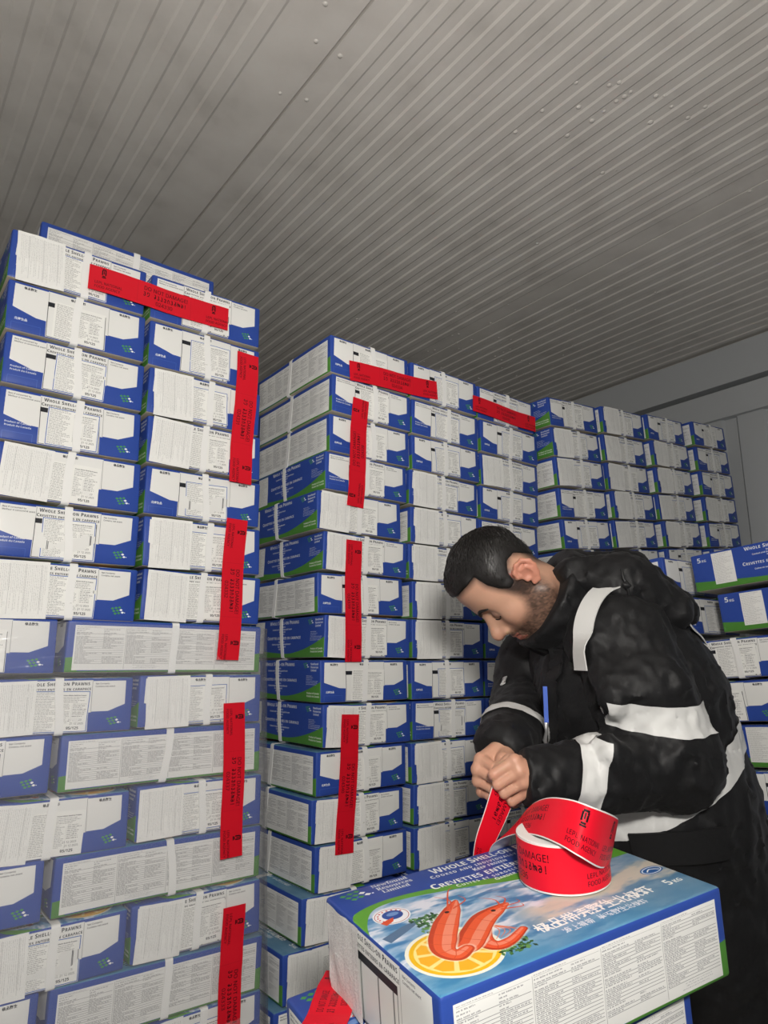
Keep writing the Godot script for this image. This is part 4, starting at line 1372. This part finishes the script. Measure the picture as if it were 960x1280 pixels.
func materials() -> void:
	for k in 2:
		M["leaflet%d" % k] = paper(leaflet_print(k), .7)
	for k in 3: M["sticker%d" % k] = paper(sticker_print(k != 1), .45)
	M.end_english = paper(end_print(false), .42)
	M.end_chinese = paper(end_print(true), .42)
	M.info = paper(info_print(), .42)
	M.side = paper(side_print(), .42)
	M.top = paper(top_print(), .35)
	M.base = plain(Color("b9ae9c"), .8)
	M.seal = paper(seal_print("024336", Color("e0152b"), false), .38)
	M.seal.texture_repeat = true
	M.strap = plain(Color("ececea"), .4)
	M.liner = plain(Color("e9e8e4"), .55)
	M.metal = plain(Color("c9c9c9"), .3)
	M.metal.metallic = .8
	M.black = plain(Color("141416"), .55)
	M.silver = plain(Color("cfcfcd"), .5)
	M.hair = plain(Color("0e0b0a"), .5)
	M.skin = plain(Color.WHITE, .48)
	M.skin.vertex_color_use_as_albedo = true
	M.skin.subsurf_scatter_enabled = true
	M.skin.subsurf_scatter_strength = .06
	M.cloth = plain(Color("0e0e10"), .62)
	M.cloth.rim_enabled = true
	M.cloth.rim = .15
	M.cloth.metallic_specular = .4
	var weave := NoiseTexture2D.new()
	weave.width = 512; weave.height = 512; weave.seamless = true; weave.as_normal_map = true; weave.bump_strength = 3.0
	weave.noise = FastNoiseLite.new()
	weave.noise.frequency = .02
	weave.noise.fractal_type = FastNoiseLite.FRACTAL_RIDGED
	weave.noise.fractal_octaves = 3
	M.cloth.normal_enabled = true
	M.cloth.normal_texture = weave
	M.cloth.normal_scale = .22
	M.cloth.uv1_triplanar = true
	M.cloth.uv1_scale = Vector3.ONE * 7.0
	for n in ["leaflet0", "leaflet1"]:
		M[n].normal_enabled = true
		M[n].normal_texture = weave
		M[n].normal_scale = .8
	var grime := NoiseTexture2D.new()
	grime.width = 1024; grime.height = 1024; grime.seamless = true
	grime.noise = FastNoiseLite.new()
	grime.noise.frequency = .006
	grime.noise.fractal_octaves = 5
	var ramp := Gradient.new()
	ramp.offsets = PackedFloat32Array([0.0, .3, .6, 1.0])
	ramp.colors = PackedColorArray([Color("c0bcb6"), Color("cdc9c3"), Color("d3cfc9"), Color("d8d5cf")])
	grime.color_ramp = ramp
	M.ceiling = plain(Color.WHITE, .42)
	M.ceiling.albedo_texture = grime
	M.ceiling.uv1_triplanar = true
	M.ceiling.uv1_world_triplanar = true
	M.ceiling.uv1_scale = Vector3.ONE * .8
	M.wall = plain(Color("b4b7b9"), .45)
	M.dark = plain(Color("2a2a2a"), .8)
	M.floor = plain(Color("77736c"), .7)
	var streak := NoiseTexture2D.new()
	streak.width = 512; streak.height = 512; streak.seamless = true; streak.as_normal_map = true; streak.bump_strength = 6.0
	streak.noise = FastNoiseLite.new()
	streak.noise.frequency = .012
	streak.noise.fractal_type = FastNoiseLite.FRACTAL_RIDGED
	M.film = plain(Color(.92, .92, .94, .10), .17)
	M.film.transparency = BaseMaterial3D.TRANSPARENCY_ALPHA
	M.film.normal_enabled = true
	M.film.normal_texture = streak
	M.film.normal_scale = .35
	M.film.metallic_specular = .4
	M.film.uv1_scale = Vector3(.7, 12, 1)
	for v in 6:
		for e in ["end_english", "end_chinese"]:
			M.end = M[e]
			cartons.append(carton_mesh(v))


func stacks() -> void:
	# ---- the film-wrapped stack
	var group := "cartons of the film-wrapped stack"
	for i in 16:
		var top := 2.175 - .1066 * i if i < 7 else 1.43 - .1016 * (i - 7)
		var grow := .1016 / BH if i < 7 else .0972 / BH
		var y := top - BH * grow
		var xr := .678 + (2.18 - top) * .046
		var j: float = [.0015, -.0015, .0, .002, -.002][i % 5]
		var front := -1.35 - BL / 2
		var tilt := Basis(Vector3.BACK, deg_to_rad([1.2, .8, .5, .6, .2, .3, .0][i] if i < 7 else [.4, -.3, .2][i % 3]))
		if i >= 7 and i % 2 == 1:
			carton(Vector3(xr - BL / 2, y, -1.35 - BW / 2 + j), PI / 2, "carton lying lengthwise, text panel outward, %s layer of the film-wrapped stack" % ORD[i], group, "", false, true, tilt, grow)
			carton(Vector3(xr - BL - .014 - BW / 2, y, front - j), 0, "carton end-on beside the lengthwise one, %s layer of the film-wrapped stack" % ORD[i], group, "", false, true, tilt, grow)
		else:
			var l2: String = "leaf" if i in [2, 3, 5, 6, 8, 10, 12, 14] else ""
			var l1: String = "leaf" if i in [0, 4, 6, 8, 10, 12, 14] else ""
			carton(Vector3(xr - BW / 2, y, front + j), 0, "carton %s, %s layer of the film-wrapped stack, red-sealed column" % [EXTRA[l2], ORD[i]], group, l2, true, true, tilt, grow)
			carton(Vector3(xr - BW * 1.5 - .006 - absf(j), y - .004, front - j), 0, "carton %s, %s layer of the film-wrapped stack, outer column" % [EXTRA[l1], ORD[i]], group, l1, true, true, tilt, grow)
	carton(Vector3(.41, 2.184, -1.47 - BW / 2), PI / 2, "single carton lying lengthwise on top of the film-wrapped stack", group)
	# ---- the tall stack behind the man
	group = "cartons of the tall stack behind the man"
	var tops := [2.178, 2.07, 1.965, 1.863, 1.762, 1.661, 1.563, 1.463, 1.36, 1.259, 1.16, 1.06, .964, .866, .77, .67, .57]
	var left := [.876, .881, .879, .866, .846, .864, .855, .873, .866, .873, .86, .848, .86, .828, .79, .77, .78]
	var info := [0, 1, 2, 6, 10, 11, 12, 13, 14, 15, 16]
	for i in tops.size():
		var y: float = tops[i] - .0998
		var grow: float = ((tops[i] - tops[i + 1] if i < 16 else .1) - .0047) / BH
		y = tops[i] - grow * BH - .0005
		for c in 3:
			var lv: String = ["leaf" if i in [4, 5, 7, 9, 11, 12, 13, 14] else "", "leaf" if i in [3, 4, 5, 6, 7, 10, 11, 12, 14] else "", "leaf" if i in [2, 6, 9] else ""][c]
			var x: float = left[i] if c == 0 else [0, 1.138, 1.404][c] + [.0, -.004, .003, .002, -.003][(i + c) % 5]
			var fl := (i in info) == false if c == 0 else (i * 3 + c) % 4 == 0
			if c: x = maxf(x, left[i] + .2665 * c + .0005)
			carton(Vector3(x + BW / 2, y, -1.35 - BL / 2 + [.0, .002, -.002, .001][(i + c) % 4]), 0, "carton %s, %s layer of the tall stack, %s" % [EXTRA[lv], ORD[i], ["red-sealed column", "middle column", "behind the head"][c]], group, lv, fl, true, Basis(Vector3.BACK, deg_to_rad([.3, -.4, .5, 0][(i + c * 2) % 4])), grow)
	# ---- the far stack by the ribbed wall
	group = "cartons of the far stack by the ribbed wall"
	var lean := Basis(Vector3.BACK, deg_to_rad(5.5))
	for r in 8:
		for c in 4:
			var lf: String = "leaf" if [[0, 1, 0, 0], [1, 1, 1, 0], [1, 1, 1, 0], [0, 1, 1, 1], [0, 1, 1, 0], [1, 0, 0, 0], [0, 1, 0, 1], [1, 0, 1, 0]][r][c] else ""
			var at := Vector3(1.683, 2.2, -1.305 - BL / 2 + [0, .01, .03, .06][c]) + lean * Vector3(c * .2705 + BW / 2 + [.0, .004, -.003][(r + c) % 3], -.1003 * (r + 1), 0)
			at.z += [.0, .004, -.003][(r * 2 + c) % 3]
			at.y += [0, .004, .006, .004][c]
			carton(at, 0, "carton %s, %s layer of the far stack, %s" % [EXTRA[lf], ORD[r], ["column touching the tall one", "second column", "third column", "column by the ribbed wall"][c]], group, lf, c == 0 and r in [0, 1], true, lean, .0949 / BH)
	# ---- the stack at the man's back, its faces turned to -x
	group = "cartons of the stack at the man's back"
	var rise := Basis(Vector3.RIGHT, deg_to_rad(-4.5))
	var long_right := func(z_left: float, top: float, x: float, flip: bool, say: String) -> void:
		carton(Vector3(x + BW / 2, 0, z_left) + rise * Vector3(0, 0, BL / 2) + Vector3(0, top - .0985, 0), 0, say, group, "", flip, false, rise, .0918 / BH)
	var end_right := func(z_left: float, top: float, x: float, leaf: String, say: String) -> void:
		carton(Vector3(x + BL / 2, 0, z_left) + rise * Vector3(0, 0, BW / 2) + Vector3(0, top - .0985, 0), -PI / 2, say, group, leaf, false, true, rise, .0918 / BH)
	long_right.call(-.905 - BL, 1.592, 1.6, false, "carton with its text panel outward, top layer of the stack at the man's back")
	long_right.call(-.864, 1.623, 1.66, true, "carton marked 5 kg, top layer of the stack at the man's back")
	long_right.call(-.862 - BL, 1.49, 1.61, false, "carton with its text panel outward, second-from-top layer of the stack at the man's back")
	long_right.call(-.806, 1.521, 1.66, true, "carton marked 5 kg, second-from-top layer of the stack at the man's back")
	var k := 0
	for q in [[-.91, 1.406, "third", "", false], [-.95, 1.3045, "fourth", "", false], [-.827, 1.215, "fifth", "", true], [-.815, 1.116, "sixth", "", false], [-.8, 1.016, "seventh", "leaf", false], [-.82, .916, "eighth", "", false], [-.8, .816, "ninth", "leaf", false]]:
		if q[4]:
			long_right.call(q[0], q[1], 1.66, true, "carton marked 5 kg, fifth-from-top layer of the stack at the man's back")
			long_right.call(q[0] - BL - .012, q[1] - .03, 1.66, false, "carton with its text panel outward, fifth-from-top layer of the stack at the man's back")
		else:
			end_right.call(q[0], q[1], 1.66, q[3], "carton end-on next to the jacket, %s layer of stack at the man's back" % (q[2] + "-from-top"))
			end_right.call(q[0] + .271, q[1] + .021, 1.66, "", "carton at the frame edge, %s layer of stack at the man's back" % (q[2] + "-from-top"))
			if q[2] in ["third", "fourth"]: end_right.call(q[0] - .268, q[1] - .021, 1.66, "", "carton hidden by the man, %s layer of the stack at his back" % (q[2] + "-from-top"))
		k += 1
	# ---- seals
	var zf := -1.3415
	seal("024330", Vector3(.289, 2.115, zf), Vector3(.592, 2.117, zf), .054, "red seal 024330 stuck crosswise over the two top cartons of the film-wrapped stack")
	seal("024331", Vector3(.647, 2.05, zf), Vector3(.641, 1.74, zf), .053, "red seal 024331, topmost of the upright seals on the film-wrapped stack")
	seal("024332", Vector3(.636, 1.657, zf + .004), Vector3(.63, 1.358, zf + .004), .049, "red seal 024332 on the film-wrapped stack, reaching down over the top of the film")
	seal("024337", Vector3(.651, 1.272, zf + .004), Vector3(.659, .977, zf + .004), .047, "red seal 024337, upper of the two stuck wholly over the film")
	seal("024333", Vector3(.669, .888, zf + .004), Vector3(.67, .58, zf + .004), .047, "red seal 024333, lowest seal on the film-wrapped stack")
	seal("024334", Vector3(.932, 2.089, zf), Vector3(1.236, 2.11, zf), .054, "red seal 024334 crosswise over the first two columns of the tall stack")
	seal("024335", Vector3(1.38, 2.109, zf), Vector3(1.663, 2.103, zf), .05, "red seal 024335 crosswise on the top carton behind the man's head")
	seal("024338", Vector3(.954, 1.731, zf), Vector3(.968, 2.018, zf), .05, "red seal 024338, uppermost upright seal on the tall stack")
	seal("024339", Vector3(.951, 1.646, zf), Vector3(.951, 1.355, zf), .047, "red seal 024339, middle upright seal on the tall stack")
	seal("024340", Vector3(.947, 1.236, zf), Vector3(.934, .94, zf), .049, "red seal 024340, lowest upright seal on the tall stack")
	# ---- stretch film round the lower layers
	var st := begin()
	var cols := 40
	var rows := 40
	var P := func(i: int, j: int) -> Vector3:
		var s := float(i) / cols
		var y := lerpf(1.425, .42, float(j) / rows)
		var xr := .678 + (2.18 - y) * .046 + .007
		var n := noise.get_noise_3d(s * 25, y * 160 + s * 30, 0) * .0025
		if s < .75: return Vector3(lerpf(-.05, xr, s / .75), y, -1.3402 + n + (.002 if s < .72 else 0.0))
		return Vector3(xr + n, y, lerpf(-1.3402, -1.74, (s - .75) / .25))
	st.set_smooth_group(0)
	for i in cols:
		for j in rows:
			quad(st, P.call(i, j), P.call(i + 1, j), P.call(i + 1, j + 1), P.call(i, j + 1), Vector2(float(i) / cols, float(j) / rows), Vector2(float(i + 1) / cols, float(j) / rows), Vector2(float(i + 1) / cols, float(j + 1) / rows), Vector2(float(i) / cols, float(j + 1) / rows))
	tag(part("stretch_film", finish(st), M.film, self), "clear stretch film wound round the lower layers of the sealed carton stack", "film")
	# ---- the near carton and the one beneath it
	var nb := Basis(Vector3(0.1685, 0.0493, -0.9845), Vector3(-0.1046, 0.994, 0.0318), Vector3(0.9801, 0.0976, 0.1726))
	carton(Vector3(0.694, 0.9828, -0.6171), 0, "near carton with prawns and lemon on its lid, roll of seals on top", "cartons the man works on", "leaf", false, false, nb, 1.0, 5, true)
	var lb := nb * Basis(Vector3.UP, deg_to_rad(2))
	carton(Vector3(0.694, 0.9828, -0.6171) + nb * Vector3(0.014, -0.102, -0.05), 0, "carton underneath the near carton, mostly cut off below", "cartons the man works on", "", false, false, lb, 1.0, 5, true)
	seal("024341", Vector3(0.4512, 0.9608, -0.6956), Vector3(0.5492, 0.9739, -0.7837), .05, "red seal on the carton underneath the near carton", Vector3(-0.1046, 0.994, 0.0318))


func _ready() -> void:
	rng.seed = 11
	noise.seed = 3
	noise.frequency = .05
	noise.fractal_octaves = 2
	fold_noise.seed = 8
	fold_noise.frequency = 13.0
	fold_noise.fractal_type = FastNoiseLite.FRACTAL_RIDGED
	fold_noise.fractal_octaves = 2
	# ---- camera, sky, light, exposure
	var cam := Camera3D.new()
	cam.name = "camera"
	cam.fov = rad_to_deg(2 * atan(640.0 / 850.0))
	cam.near = .05
	cam.far = 60
	add_child(cam)
	cam.transform = Transform3D(Basis(Vector3(0.7891, 0, 0.6143), Vector3(-0.134, 0.9759, 0.1721), Vector3(-0.5995, -0.2181, 0.7701)), EYE)
	var world := WorldEnvironment.new()
	world.name = "daylight"
	var env := Environment.new()
	env.background_mode = Environment.BG_COLOR
	env.background_color = Color("c8d0d6")
	env.background_energy_multiplier = .22
	env.tonemap_mode = Environment.TONE_MAPPER_LINEAR
	env.tonemap_exposure = 1.0
	env.sdfgi_enabled = true
	env.ssao_enabled = true
	env.ssil_enabled = true
	world.environment = env
	add_child(world)
	var lamp := OmniLight3D.new()
	lamp.name = "lamp_light"
	lamp.light_size = .09
	lamp.light_energy = 2.9
	lamp.light_color = Color("fffaf3")
	lamp.shadow_enabled = true
	lamp.omni_range = 12
	lamp.omni_attenuation = 2
	add_child(lamp)
	lamp.transform = cam.transform.translated_local(Vector3(.1, .3, .14))
	lamp.rotate_object_local(Vector3.RIGHT, deg_to_rad(6))
	materials()
	room()
	# the hand-held lamp beside the camera
	var hl := base("work_lamp", lamp.position)
	hl.basis = lamp.basis
	tag(hl, "square hand-held work lamp lighting the stacks", "lamp")
	var st := begin()
	add_box(st, Vector3(0, 0, .03), Vector3(.18, .18, .04))
	part("housing", finish(st, false), M.black, hl)
	st = begin()
	add_box(st, Vector3(0, 0, .006), Vector3(.16, .16, .006))
	var glow := plain(Color.WHITE)
	glow.emission_enabled = true
	glow.emission = Color("fffaf3")
	glow.emission_energy_multiplier = 2.0
	part("lamp_face", finish(st, false), glow, hl)
	stacks()
	tape_roll(Vector3(-0.1046, 0.994, 0.0318), Vector3(0.7521, 1.0888, -0.5969))
	man()
